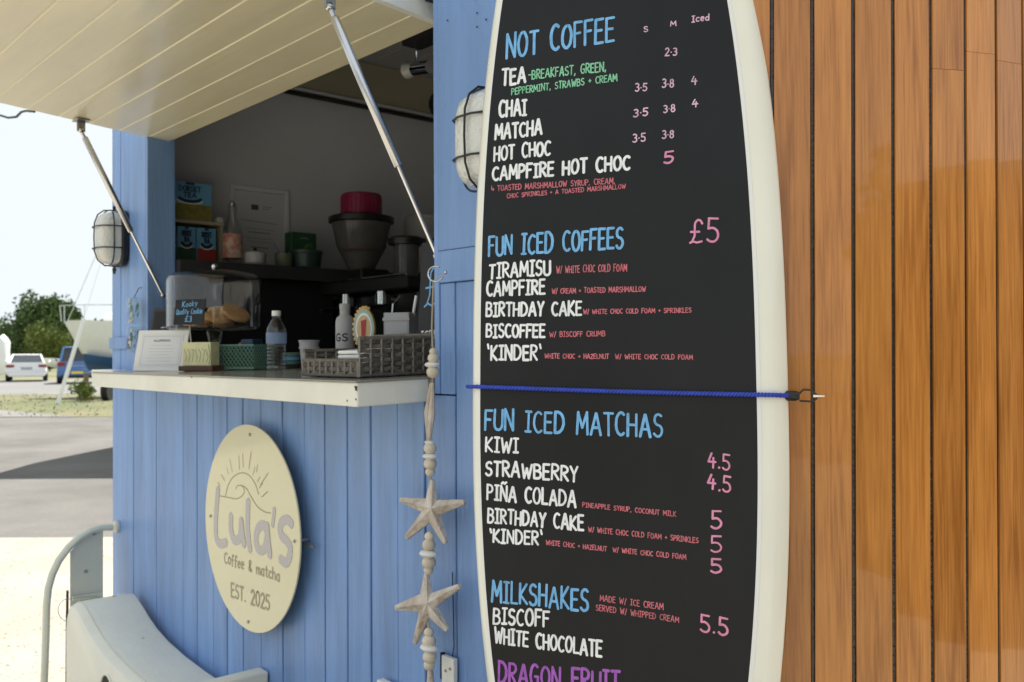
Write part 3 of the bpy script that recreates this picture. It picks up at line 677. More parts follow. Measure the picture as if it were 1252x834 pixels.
def cookie(px_, lean, zz, dy, rr=.052):
    o_ = V3((cx+px_, cy+dy, zz)); T = Matrix.Translation(o_) @ Matrix.Rotation(R_(rnd.uniform(-15, 15)), 4, 'Z') @ Matrix.Rotation(lean, 4, 'Y')
    b = B(); n = 22; vs = []
    prof = [(.001, -.009), (.7, -.010), (.96, -.006), (1, 0), (.95, .006), (.7, .011), (.3, .013), (.001, .013)]
    for (q, z) in prof:
        for k in range(n):
            a = 2*math.pi*k/n; w = 1+.05*noise.noise(V3((math.cos(a)*1.6, math.sin(a)*1.6, px_*40)))
            vs.append(T @ V3((q*rr*w*math.cos(a), q*rr*w*math.sin(a), z*(1+.25*noise.noise(V3((math.cos(a)*3*q, math.sin(a)*3*q, px_*9)))))))
    b.add(vs, [(i*n+k, i*n+(k+1) % n, (i+1)*n+(k+1) % n, (i+1)*n+k) for i in range(len(prof)-1) for k in range(n)])
    o = b.build('cookie', M['cookie'], None, rel=o_)
    return o
for i, (dx, ln, zz, dy, lb) in enumerate(((.0, .1, ZP+.013, -.06, 'flat cookie lying lowest inside the cake dome, nearest the front'),
        (.07, .35, ZP+.034, -.02, 'cookie leaning over the middle of the pile under the dome'), (.10, .6, ZP+.048, .03, 'cookie tilted on edge at the right of the domed pile'),
        (.02, .45, ZP+.05, .02, 'uppermost cookie on the back of the domed pile'), (-.05, .15, ZP+.014, .04, 'cookie lying flat at the left rear under the dome'))):
    o = cookie(dx, ln, zz, dy); prop(o, lb, 'cookie', 'cookies under the cake dome')

# chalk price card leaning against the dome
c = V3((-3.045, -.058, 0)); c = hy(230, 397, -.065); T = rotbox(c, 0, 0, 0, R_(26), R_(8))
t = thing('chalk_card', 'small black chalk price card in front of the cake dome', 'price card', c)
B().box((-.061, 0, 0), (.061, .003, .083), T).build('card', M['chalk'], t, bevel=.0008)
b = B(); b.tube([T @ V3((0, .003, .03)), T @ V3((0, .012, -.02)), V3((c.x, c.y+.02, cz(-.04)+.003))], .0022, 6); b.lathe([(.02, 0), (.018, .004)], (c.x, c.y+.02, cz(-.04)+.0012), 14); b.build('stem', M['steel_d'], t)
P = planemap(T, -.0002)
text('Krumbly', (-.03, .058), (.03, .062), .017, .0022, P, M['t_blue'], t, off=.0003)if False else text('Kooky', (-.03, .058), (.03, .062), .017, .0022, P, M['t_blue'], t, off=.0003, label='pale blue chalk word on the top line')
text('Quality Cookie', (-.052, .034), (.052, .036), .017, .0022, P, M['t_blue'], t, off=.0003)
text('£3', (-.014, .010), (.012, .010), .018, .0026, P, M['t_blue'], t, off=.0003)

# green lattice basket
c = hy(302, 449, .10); c.z = cz(.1)+.001
t = thing('green_basket', 'small green plastic lattice basket under the cake dome', 'basket', c)
T = rotbox(c, 0, 0, 0, R_(22)); w, d, h = .072, .05, .078
b = B()
for (x0, y0, x1, y1) in ((-w, -d, w, -d), (w, -d, w, d), (w, d, -w, d), (-w, d, -w, -d)):
    n = 9
    for k in range(-4, n+1):
        for sgn in (1, -1):
            a0 = k/n; a1 = (k+4)/n; z0, z1 = (.006, h) if sgn > 0 else (h, .006)
            q0, q1 = max(a0, 0), min(a1, 1)
            if q0 >= q1: continue
            f = lambda q: T @ V3((x0+(x1-x0)*q, y0+(y1-y0)*q, z0+(z1-z0)*(q-a0)/(a1-a0)))
            b.tube([f(q0), f(q1)], .0019, 4)
b.build('lattice', M['teal'], t)
b = B()
for z in (.004, h): b.tube([T @ V3(p) for p in ((-w, -d, z), (w, -d, z), (w, d, z), (-w, d, z), (-w, -d, z))], .0035, 6)
b.build('rim', M['teal'], t)
B().box((-w+.006, -d+.006, .002), (w-.006, d-.006, h*.7), T).build('contents', M['dgreen'], t, bevel=.01)
b = B(); b.box((.0, -.03, h*.62), (.05, .02, h+.02), T); b.build('dark_packet', M['tnavy'], t, bevel=.004)
b = B(); b.ball(T @ V3((-.01, -.01, h+.004)), .012, (1.5, 1, .6)); b.build('red_wrapper', M['tred'], t)

# water bottle
def bottle(name, label, c, prof, mt, capmt, capz, capr, group=None, n=28):
    t = thing(name, label, 'bottle', c, group); b = B(); b.lathe([(r, z) for r, z in prof], c, n, cap=True); b.build('body', mt, t)
    B().lathe([(capr, capz), (capr, capz+.014), (capr*.9, capz+.016)], c, 18).build('cap', capmt, t); return t
c = hy(338, 451, .1); c.z = cz(.1)+.001
pr = [(.024, 0), (.031, .004)]
for k in range(6): pr += [(.031, .010+k*.011), (.0285, .0155+k*.011)]
pr += [(.031, .080), (.031, .118), (.029, .130), (.018, .152), (.012, .160), (.012, .170)]
t = bottle('water_bottle', 'clear plastic water bottle with white cap beside the wicker basket', c, pr, M['water'], M['white'], .168, .0138)
B().lathe([(.0315, .082), (.0317, .084), (.0317, .114), (.0315, .116)], c, 28, cap=False).build('label', mat('bottle_label', (.30, .42, .66), .4, alpha=.55), t)

# paper cup
c = hy(378, 440, .15); c.z = cz(.15)+.001
t = thing('paper_cup', 'stack of plain grey takeaway cups behind the wicker basket', 'cup', c)
B().lathe([(.022, 0), (.030, .084), (.0325, .086), (.0325, .090), (.029, .090), (.024, .02)], c, 24).build('cup', M['greyc'], t)
B().lathe([(.0308, .064), (.0312, .069), (.0308, .070)], c, 24, cap=False).build('rim', M['greyc'], t)
c2 = hy(356, 442, .22); c2.z = cz(.22)+.001
t = thing('cup_lids', 'short stack of dark and blue lids between bottle and cups', 'lids', c2)
for k in range(4): B().lathe([(.026, k*.013), (.028, k*.013+.009), (.022, k*.013+.012)], c2, 20).build('lid', (M['dshelf'], M['teal'], M['tblue'], M['teal'])[k], t)

# grey flask with printed letters
c = hy(422, 440, .15); c.z = cz(.15)+.001
t = bottle('grey_flask', 'grey flask with two dark printed letters behind the wicker basket', c, [(.025, 0), (.0275, .004), (.0275, .140), (.024, .152), (.015, .160), (.015, .176)], M['greyc'], M['greyc'], .1765, .016)
Tg = Matrix.Translation(c) @ Matrix.Rotation(R_(34), 4, 'Z')
def Pf(a, b_, off):
    th = a/.0275; r = .0277+off; return Tg @ V3((r*math.sin(th), -r*math.cos(th), b_))
text('GS', (-.018, .085), (.018, .085), .02, .004, Pf, M['blackm'], t, off=.0002, jit=.0)

# painted stick ornament
c = hy(446, 440, .10); c.z = cz(.1)+.001
t = thing('painted_ornament', 'small oval painted ornament on bead feet behind the basket', 'ornament', c)
T = rotbox(c+V3((0, 0, .118)), 0, 0, 0, R_(40))
cols = [mat('ornament_gold', (.62, .42, .16), .5), mat('ornament_teal', (.25, .52, .52), .5), M['white'], mat('ornament_sand', (.62, .45, .26), .6)]
b = B(); b.lathe([(1, -.008), (1.03, 0), (1, .008)], (0, 0, 0), 36, T=Matrix.Diagonal((.029, .029, 1)).to_3x3(), ax='Z')
b.v = [T @ V3((p.x, p.z, p.y*1.85)) for p in b.v]; b.build('disc', cols[0], t)
for k, (sc, ci) in enumerate(((.92, 1), (.78, 2), (.66, 3))):
    b = B(); vs = [T @ V3((.029*sc*math.cos(q), -.0085-k*.0008, .0535*sc*math.sin(q))) for q in [2*math.pi*i/36 for i in range(36)]]
    vs2 = [p+(T.to_3x3() @ V3((0, .002, 0))) for p in vs]
    b.add(vs+vs2, [tuple(range(36))]+[(i, (i+1) % 36, 36+(i+1) % 36, 36+i) for i in range(36)]); b.build('ring', cols[ci], t, smooth=0)
b = B(); b.hexa([T @ V3(p) for p in ((-.005, -.0125, -.026), (.004, -.0125, -.026), (.004, -.0105, -.026), (-.005, -.0105, -.026))], [T @ V3(p) for p in ((-.007, -.0125, .02), (.007, -.0125, .024), (.007, -.0105, .024), (-.007, -.0105, .02))]); b.build('motif', M['tred'], t)
b = B()
for k in range(15):
    q = R_(70+k*14); b.ball(T @ V3((.031*math.cos(q), .002, .057*math.sin(q))), .0052, n=8, m_=5)
b.build('edge_beads', cols[0], t)
for dx in (-.014, .012): B().ball(T @ V3((dx, 0, -.066)), .008, (1, 1, 1.1)).build('foot', M['shell'], t)

# grey box
c = hy(490, 440, .12); c.z = cz(.12)+.001; T = rotbox(c, 0, 0, 0, R_(33))
t = thing('grey_caddy', 'plain grey square caddy behind the basket holding a white stirrer', 'caddy', c)
b = B()
for (a_, d_) in (((-.035, -.03, 0), (-.032, .03, .155)), ((.032, -.03, 0), (.035, .03, .155)), ((-.0318, -.03, 0), (.0318, -.027, .155)), ((-.0318, .027, 0), (.0318, .03, .155)), ((-.0318, -.0268, 0), (.0318, .0268, .004))): b.box(a_, d_, T)
b.build('box', M['greyc'], t, bevel=.001)
b = B(); b.tube([T @ V3((.012, 0, .02)), T @ V3((.04, .01, .20))], .004, 6); b.build('stirrer', M['white'], t)
B().box((-.037, -.0325, .134), (.037, -.0302, .142), T).build('lip', M['greyc'], t)

# black chalk board inside the hatch
c = hy(508, 430, .085); c.z = cz(.085)+.001
t = thing('small_chalkboard', 'tall narrow chalkboard standing inside the near hatch jamb', 'chalkboard', c)
T = rotbox(c, 0, 0, 0, R_(6), R_(4)); B().box((0, 0, 0), (.20, .012, .33), T).build('board', M['chalk'], t, bevel=.002)
P = planemap(T, -.0002)
text('£9', (.022, .165), (.125, .175), .10, .0045, P, M['t_blue'], t, off=.0003)
text('ICED', (.014, .085), (.076, .087), .02, .0028, P, M['t_white'], t, off=.0003)

# wicker basket
bc = V3((-1.838, -.13, 0)); bw, bd = .25, .21
t = thing('wicker_basket', 'grey wicker tray with a low front holding white napkins', 'basket', (-1.96, -.03, cz(-.03)+.001))
def bz(Y): return cz(Y)+.002
X0, X1, Y0, Y1 = bc.x-bw, bc.x, bc.y, bc.y+bd
def weave(pA, pB, h, name):
    pA, pB = V3(pA), V3(pB); L = (pB-pA).length; n = max(2, int(L/.027)); nr = int(h/.0105); dv = (pB-pA)/L; nv = V3((dv.y, -dv.x, 0))
    for r in range(nr):
        b = B(); z = .008+r*.0105; pts = []
        for k in range(n*4+1):
            q = k/(n*4); s_ = math.sin(math.pi*(k/4)+(math.pi if r % 2 else 0)+math.pi/2)*.0032
            pts.append(pA+dv*L*q+nv*s_+V3((0, 0, z+.0008*math.sin(k*1.7+r))))
        b.tube(pts, 0, 6, flat=(.0022, .0054)); b.build('strand', M['wicker'], t, smooth=60)
    for k in range(n+1):
        p = pA+dv*L*k/n; B().tube([p+V3((0, 0, .001))+nv*.003, p+V3((0, 0, h))+nv*.003], .0026, 6).build('stake', M['wickl'], t)
    B().tube([pA+V3((0, 0, h+.001)), pB+V3((0, 0, h+.001))], .0055, 8).build('rim', M['wicker'], t)
    B().tube([pA+V3((0, 0, .004))+nv*.003, pB+V3((0, 0, .004))+nv*.003], .0036, 8).build('foot_rim', M['wicker'], t)
weave((X0, Y0, bz(Y0)), (X1-.10, Y0, bz(Y0)), .036, 'front') if False else weave((X0, Y0, bz(Y0)), (X1, Y0, bz(Y0)), .037, 'front')
weave((X1, Y0, bz(Y0)), (X1, Y1, bz(Y0)+.004), .088, 'end')
weave((X0, Y1, bz(Y1)), (X1, Y1, bz(Y1)), .092, 'back')
weave((X0, Y0, bz(Y0)), (X0, Y1, bz(Y0)+.004), .06, 'end')
B().box((X0+.004, Y0+.004, bz(Y1)), (X1-.004, Y1-.004, bz(Y1)+.004)).build('base', M['wicker'], t)
napc = V3((X1-.075, Y0+.085, bz(Y1)+.008)); b = B(); T = rotbox(napc, 0, 0, 0, R_(8))
nk = thing('napkin_stack', 'folded white paper napkins lying in the wicker tray', 'napkins', napc)
for k in range(5):
    Tk = rotbox(napc+V3((0, 0, k*.0105)), 0, 0, 0, R_(8+rnd.uniform(-4, 4)), R_(-3)); B().box((-.062, -.055, 0), (.052, .055, .0095), Tk).build('napkin', M['white'], nk, bevel=.004, seg=3)
cl = thing('tongs', 'dark oval pair of tongs on top of the napkins', 'tongs', napc+V3((.0, 0, .055)))
b = B(); b.ball(napc+V3((.018, -.03, .060)), .032, (1, .45, .22), 16, 8); b.build('grip', M['blackm'], cl)
b = B(); b.tube([napc+V3((.02, -.028, .064)), napc+V3((.06, .02, .066)), napc+V3((.075, .06, .07))], .005, 8); b.build('handle', M['blackm'], cl)

# ================================================================== inside: shelf along the end wall, and what stands on it
SZ = 1.752
sh = thing('dark_worktop', 'long dark worktop along the end wall inside the kiosk', 'worktop', (-3.6, 1, SZ-.04))
B().box((IX0+.002, .10, SZ-.055), (-3.42, 2.03, SZ)).build('top', M['dshelf'], sh, bevel=.003)
B().box((IX0+.004, .12, 1.0), (-3.50, 2.02, SZ-.057)).build('cupboard', M['blackm'], sh)
B().box((-3.499, .80, 1.0), (-3.46, .835, SZ-.057)).build('leg', M['steel_d'], sh)

SX = -3.62
def onshelf(px_, X=-3.6): return hx(px_, 335, X).y
# cubby
cb = thing('tea_cubby', 'small cream shelf unit holding tea boxes on the dark worktop', 'shelf unit', (SX, .25, SZ))
y0, y1 = .125, hx(273, 300, SX).y; zt = hx(232, 268, SX).z-.004
B().box((IX0+.006, y0, zt-.012), (SX+.004, y1, zt)).build('top', M['in_cream'], cb, bevel=.001)
B().box((IX0+.006, y1-.012, SZ+.001), (SX+.004, y1, zt-.0125)).build('side', M['in_cream'], cb)
B().box((IX0+.006, y0, SZ+.001), (SX+.004, y0+.012, zt-.0125)).build('side', M['in_cream'], cb)
def facemap(X, yl, z0):
    def P(a, b_, off): return V3((X+off, yl+a, z0+b_))
    return P
def teabox(yl, w, z0, h, label, bodym, big=False, lower=None):
    c = V3((SX-.05, yl+w/2, z0)); t = thing('tea_box', label, 'tea box', c, 'boxes of tea on the cubby')
    B().box((SX-.1, yl, z0), (SX-.002, yl+w, z0+h)).build('carton', bodym, t, bevel=.0012)
    X = SX-.0016
    split = .42 if big else .45
    B().box((X, yl+.001, z0+.001), (X+.0004, yl+w-.001, z0+h*split)).build('print', lower, t)
    cxn = yl+w*.5; b = B()
    P = facemap(X+.0004, yl, z0)
    b.box((X+.0001, cxn-w*.1, z0+h*.93), (X+.0012, cxn+w*.1, z0+h)); b.build('crest', M['tnavy'], t)
    n_ = 12; b = B(); ribbon(b, [(w*.5+w*.26*math.cos(R_(200+140*i/n_)), h*.60+h*.11*math.sin(R_(200+140*i/n_))) for i in range(n_+1)], h*.085, P, .0008); b.build('banner', M['tnavy'], t, smooth=0)
    b = B(); ribbon(b, [(w*.5+w*.30*math.cos(R_(200+140*i/n_)), h*.55+h*.11*math.sin(R_(200+140*i/n_))) for i in range(n_+1)], h*.05, P, .0004); b.build('white_swoosh', M['white'], t, smooth=0)
    text('DORSET', (w*.26, h*.76), (w*.74, h*.76), h*.13, h*.03, P, M['tnavy'], t, off=.001, jit=0)
    text('TEA', (w*.36, h*.60), (w*.64, h*.60), h*.12, h*.032, P, M['tnavy'], t, off=.001, jit=0)
    return t
ya = hx(205, 250, SX).y; yb = hx(259, 250, SX).y
teabox(ya, yb-ya, zt+.001, .150, 'large blue and yellow tea box on top of the cubby', M['tblue'], True, M['tyel'])
tl = [hx(v, 300, SX).y for v in (190, 215.5, 217, 239.5, 241, 264.5)]
tl = [max(v, .140) for v in tl]
teabox(tl[0], tl[1]-tl[0], SZ+.001, .148, 'dark green tea box half hidden behind the blue post', M['tblue'], lower=M['dgreen'])
teabox(tl[2], tl[3]-tl[2], SZ+.001, .150, 'green tea box in the middle of the cubby', M['tblue'], lower=M['dgreen'])
teabox(tl[4], tl[5]-tl[4], SZ+.001, .150, 'red tea box at the right of the cubby', M['tblue'], lower=M['tred'])
c = V3((SX-.03, hx(267, 262, SX).y-.0, zt+.001)); o = B().box((c.x-.02, c.y-.004, c.z), (c.x+.03, c.y+.022, c.z+.022)).build('white_carton', M['wcan'], None, bevel=.003, rel=c); prop(o, 'little white carton beside the large tea box', 'carton')

# patterned glass bottle
c = V3((-3.55, hx(284, 322, -3.55).y, SZ+.001))
t = thing('patterned_bottle', 'clear swing top bottle with red patterned lower half', 'bottle', c)
B().lathe([(.036, 0), (.039, .005), (.039, .13), (.034, .155), (.015, .20), (.013, .225), (.015, .228), (.015, .236)], c, 24).build('body', M['glass'], t)
b = B(); b.lathe([(.0396, .028), (.0398, .03), (.0398, .122), (.0396, .124)], c, 28, cap=False)
b.build('pattern', mat('red_flower_print', (.60, .52, .42), .4, var=.5, vscale=42, col2=(.42, .035, .03)), t)
b = B(); b.lathe([(.012, .237), (.012, .25), (.006, .254)], c, 14); b.tube([c+V3((0, -.017, .20)), c+V3((0, -.02, .24)), c+V3((0, 0, .262)), c+V3((0, .02, .24)), c+V3((0, .017, .20))], .0015, 6); b.build('stopper', M['steel_d'], t)

# framed certificate on the end wall
X = IX0+.002; y0, y1 = hx(280, 270, X).y, hx(352, 270, X).y; z1 = hx(316, 230, X).z; z0 = z1-.36
t = thing('framed_certificate', 'pale framed certificate hanging on the end wall behind the bottle', 'certificate', (X, (y0+y1)/2, z0))
b = B(); fw = .018
for a_, d_ in (((X, y0, z0), (X+.014, y0+fw, z1)), ((X, y1-fw, z0), (X+.014, y1, z1)), ((X, y0+fw+.0005, z0), (X+.0138, y1-fw-.0005, z0+fw)), ((X, y0+fw+.0005, z1-fw), (X+.0138, y1-fw-.0005, z1))): b.box(a_, d_)
b.build('frame', mat('pale_frame', (.82, .82, .84), .4), t, bevel=.002)
B().box((X+.001, y0+fw+.001, z0+fw+.001), (X+.004, y1-fw-.001, z1-fw-.001)).build('sheet', mat('cert_sheet', (.72, .73, .77), .6), t)
P = facemap(X+.0042, y0, z0); b = B(); w = y1-y0
ribbon(b, [(w*.18, .215), (w*.82, .207)], .002, P, .0003)
for k, (q, yy) in enumerate(((.5, .18), (.36, .165), (.5, .14), (.42, .125), (.3, .10), (.22, .075))): ribbon(b, [(w*(.5-q/2), yy), (w*(.5+q/2), yy-.002)], .003 if k in (1, 4) else .0014, P, .0004)
ribbon(b, [(w*.55, .28), (w*.72, .279)], .002, P, .0004); ribbon(b, [(w*.55, .27), (w*.66, .269)], .002, P, .0004)
b.build('print', M['ink'], t, smooth=0)
b = B(); b.box((X+.0043, y0+w*.36, z0+.262), (X+.0050, y0+w*.48, z0+.285)); b.build('emblem', M['ink'], t)

# small items in a row
def pot(name, label, px_, X, prof, mt, cat, extra=None):
    c = V3((X, hx(px_, 325, X).y, SZ+.001)); t = thing(name, label, cat, c); B().lathe(prof, c, 22).build('body', mt, t)
    if extra: extra(c, t)
    return t
def kx(c, t):
    b = B(); b.ball(c+V3((0, 0, .064)), .008); b.build('lid_knob', M['black'], t)
    b = B(); b.tube([c+V3((0, .036, .01)), c+V3((0, .056, .02)), c+V3((0, .056, .04)), c+V3((0, .036, .05))], .003, 6); b.build('handle', M['steel_d'], t)
pot('steel_sugar_pot', 'small pale lidded pot on saucer between bottle and certificate', 312, -3.5, [(.05, 0), (.052, .004), (.034, .008), (.040, .012), (.042, .045), (.038, .052), (.015, .058), (.002, .06)], mat('pale_enamel', (.50, .49, .48), .35), 'pot', kx)
def spx(c, t):
    b = B(); b.tube([c+V3((0, .0, .03)), c+V3((0, -.03, .075)), c+V3((0, -.05, .10))], .0022, 6); b.build('spoon', M['chrome'], t)
pot('green_cup', 'small olive green cup with a spoon standing in it', 347, -3.5, [(.026, 0), (.034, .01), (.038, .055), (.036, .056), (.03, .01)], mat('olive_glaze', (.14, .15, .10), .4), 'cup', spx)
pot('green_tub', 'wide dark green tub to the left of the coffee grinder', 374, -3.5, [(.055, 0), (.06, .005), (.066, .06), (.070, .062), (.070, .074), (.06, .076)], mat('green_tub', (.03, .06, .05), .35), 'tub')
# green packet
c = V3((-3.62, hx(369, 300, -3.62).y, SZ+.001)); t = thing('green_packet', 'dark green packet with a leaf emblem behind the green tub', 'packet', c)
B().box((-3.66, c.y-.062, c.z), (-3.60, c.y+.062, c.z+.165)).build('packet', M['dgreen'], t, bevel=.006)
P = facemap(-3.5995, c.y-.062, c.z); b = B()
for k in range(3): ribbon(b, arc(.085, .10, .022-k*.006, .018-k*.005, 20, 200, 9), .0035, P, .0004+k*.0002)
b.build('emblem', M['mgreen'], t, smooth=0)
b = B(); ribbon(b, [(.045, .138), (.062, .142), (.08, .138)], .004, P, .0004); b.build('mark', M['greyc'], t, smooth=0)

# coffee grinder with hopper and magenta tub
gx = -3.43; gy = hx(442, 330, gx).y
t = thing('coffee_grinder', 'coffee grinder with big clear funnel hopper and black lid', 'coffee grinder', (gx, gy, SZ-.2))
zl = hx(442, 270, gx).z
B().lathe([(.055, SZ), (.062, SZ+.02), (.105, SZ+.10), (.125, zl-.02), (.128, zl-.012)], (gx, gy, 0), 30).build('hopper', M['smoke'], t)
B().lathe([(.132, zl-.014), (.140, zl-.010), (.140, zl+.012), (.125, zl+.018)], (gx, gy, 0), 30).build('lid', M['black'], t)
B().box((gx-.07, gy-.075, SZ-.002+.003), (gx+.09, gy+.075, SZ+.0)).build('collar', M['black'], t) if False else None
b = B()
for k in range(160):
    a = rnd.uniform(0, 6.28); r = rnd.uniform(0, .11)
b.lathe([(.05, SZ+.01), (.058, SZ+.022), (.098, SZ+.085), (.06, SZ+.10), (.002, SZ+.088)], (gx, gy, 0), 24); b.build('beans', M['dwood'], t)
B().box((gx-.05, gy-.07, SZ-.38), (gx+.11, gy+.07, SZ+.001)).build('body', M['black'], t, bevel=.01)
b = B(); b.tube([(gx+.13, gy-.02, SZ-.14), (gx+.17, gy-.02, SZ-.15)], .012, 10); b.build('spout', M['chrome'], t)
zt2 = zl+.0185
t = thing('magenta_tub', 'dark magenta round tub standing on the grinder lid', 'tub', (gx, gy, zt2))
prof = []
B().lathe([(.082, zt2), (.086, zt2+.004), (.086, zt2+.088), (.080, zt2+.094), (.03, zt2+.096)], (gx, gy, 0), 36).build('tub', M['magenta'], t)
b = B()
for k in range(30):
    a = 2*math.pi*k/30; b.tube([(gx+.0865*math.cos(a), gy+.0865*math.sin(a), zt2+.006), (gx+.0865*math.cos(a), gy+.0865*math.sin(a), zt2+.08)], .0016, 5)
b.build('ribs', M['magenta'], t)

# second grinder, right
gx2 = -3.2; gy2 = hx(497, 330, gx2).y
t = thing('small_grinder', 'short black grinder to the right of the hopper grinder', 'coffee grinder', (gx2, gy2, 1.3))
zt3 = hx(497, 291, gx2).z
B().lathe([(.075, zt3-.03), (.078, zt3-.006), (.06, zt3+.004), (.002, zt3+.006)], (gx2, gy2, 0), 26).build('lid', M['black'], t)
B().lathe([(.05, 1.55), (.052, zt3-.031), (.03, zt3-.031)], (gx2, gy2, 0), 22).build('chamber', M['smoke'], t)
B().box((gx2-.06, gy2-.07, 1.3), (gx2+.06, gy2+.07, 1.549)).build('body', M['black'], t, bevel=.01)
B().ball((gx2+.062, gy2-.02, 1.64), .010).build('knob', M['chrome'], t)

# white canister
X = -3.45; c = V3((X, hx(519, 300, X).y, SZ+.001))
t = thing('white_canister', 'tall off white canister with black letters behind the strut', 'canister', c)
B().lathe([(.09, 0), (.095, .004), (.095, .245), (.09, .25), (.09, .262), (.02, .266)], c, 32).build('can', M['wcan'], t)
def Pc(a, b_, off):
    th = a/.095-.95; r = .0953+off; return c+V3((r*math.cos(th), r*math.sin(th), b_))
text('BAR', (.02, .12), (.085, .12), .032, .007, Pc, M['blackm'], t, off=.0003, jit=0)
c = V3((X+.05, c.y+.16, SZ+.001)); o = B().lathe([(.05, 0), (.052, .11), (.03, .12)], c, 20).build('red_tin', M['tred'], None, rel=c); prop(o, 'dark red tin beside the near hatch jamb', 'tin')

# espresso machine on the counter at the back
c = V3((-2.85, .62, 1.25)); mY = .80
t = thing('espresso_machine', 'black espresso machine in the dark behind the wicker basket', 'espresso machine', (-2.8, mY, 1.2))
xa, xb = hy(402, 400, mY).x, hy(512, 400, mY).x
B().box((xa, mY, 1.34), (xb, mY+.35, 1.64)).build('body', M['black'], t, bevel=.012)
B().box((xa-.01, mY-.06, 1.642), (xb+.01, mY+.36, 1.69)).build('top', M['blackm'], t, bevel=.008)
B().box((xa-.005, mY-.08, 1.30), (xb+.005, mY+.35, 1.339)).build('drip_tray', M['steel_d'], t, bevel=.004)
for k in range(2):
    x = xa+(xb-xa)*(.3+.4*k); B().tube([(x, mY-.03, 1.64), (x, mY-.03, 1.59)], .03, 18).build('group_head', M['chrome'], t)
    B().tube([(x, mY-.03, 1.585), (x+.02, mY-.12, 1.575), (x+.03, mY-.17, 1.57)], .010, 10).build('portafilter', M['black'], t)
b = B(); b.tube([(xa+.01, mY-.05, 1.696), (xb-.01, mY-.05, 1.696)], .005, 8); b.build('cup_rail', M['chrome'], t)
B().tube([(xb-.03, mY-.06, 1.62), (xb-.01, mY-.11, 1.58), (xb-.012, mY-.12, 1.48)], .004, 8).build('steam_wand', M['chrome'], t)
B().tube([(xb-.06, mY-.066, 1.60), (xb-.06, mY-.095, 1.60)], .017, 14).build('dial', M['chrome'], t)
o = B().box((-3.38, .50, 1.0), (-2.2, 1.18, 1.297)).build('inner_bench', M['blackm'], None, rel=V3((-2.8, .8, 1.0))); prop(o, 'dark bench under the espresso machine inside the kiosk', 'bench')

# spotlight on the ceiling
c = V3((-2.61, .60, 2.47))
t = thing('ceiling_spotlight', 'chrome spotlight hanging from a dark bar under the kiosk ceiling', 'spotlight', (c.x, c.y, 2.5))
p0 = hy(509, 60, .60); pz = p0.z
B().box((p0.x-.03, .56, pz+.01), (p0.x+.20, .64, 2.733)).build('mounting_bar', M['blackm'], t, bevel=.003)
B().tube([(p0.x, .60, pz+.01), (p0.x, .60, pz-.055)], .006, 10).build('stem', M['chrome'], t)
p1 = hy(497, 86, .60); p2 = hy(527, 82, .60); mid = p1.lerp(p2, .35)
B().tube([mid, p2], [.024, .024], 20).build('can', M['chrome'], t)
B().tube([mid.lerp(p2, -.45), mid.lerp(p2, -.02)], [.030, .02], 20).build('bulb', mat('unlit_bulb', (.5, .5, .48), .3), t)
# far wall speaker/fan lump near the jamb
p = hx(537, 128, -3.5); o = B().ball(p, .05, (1, 1, 1.3)).build('wall_speaker', M['blackm'], None, rel=p.copy()); prop(o, 'small black wall speaker high by the near hatch jamb', 'speaker')

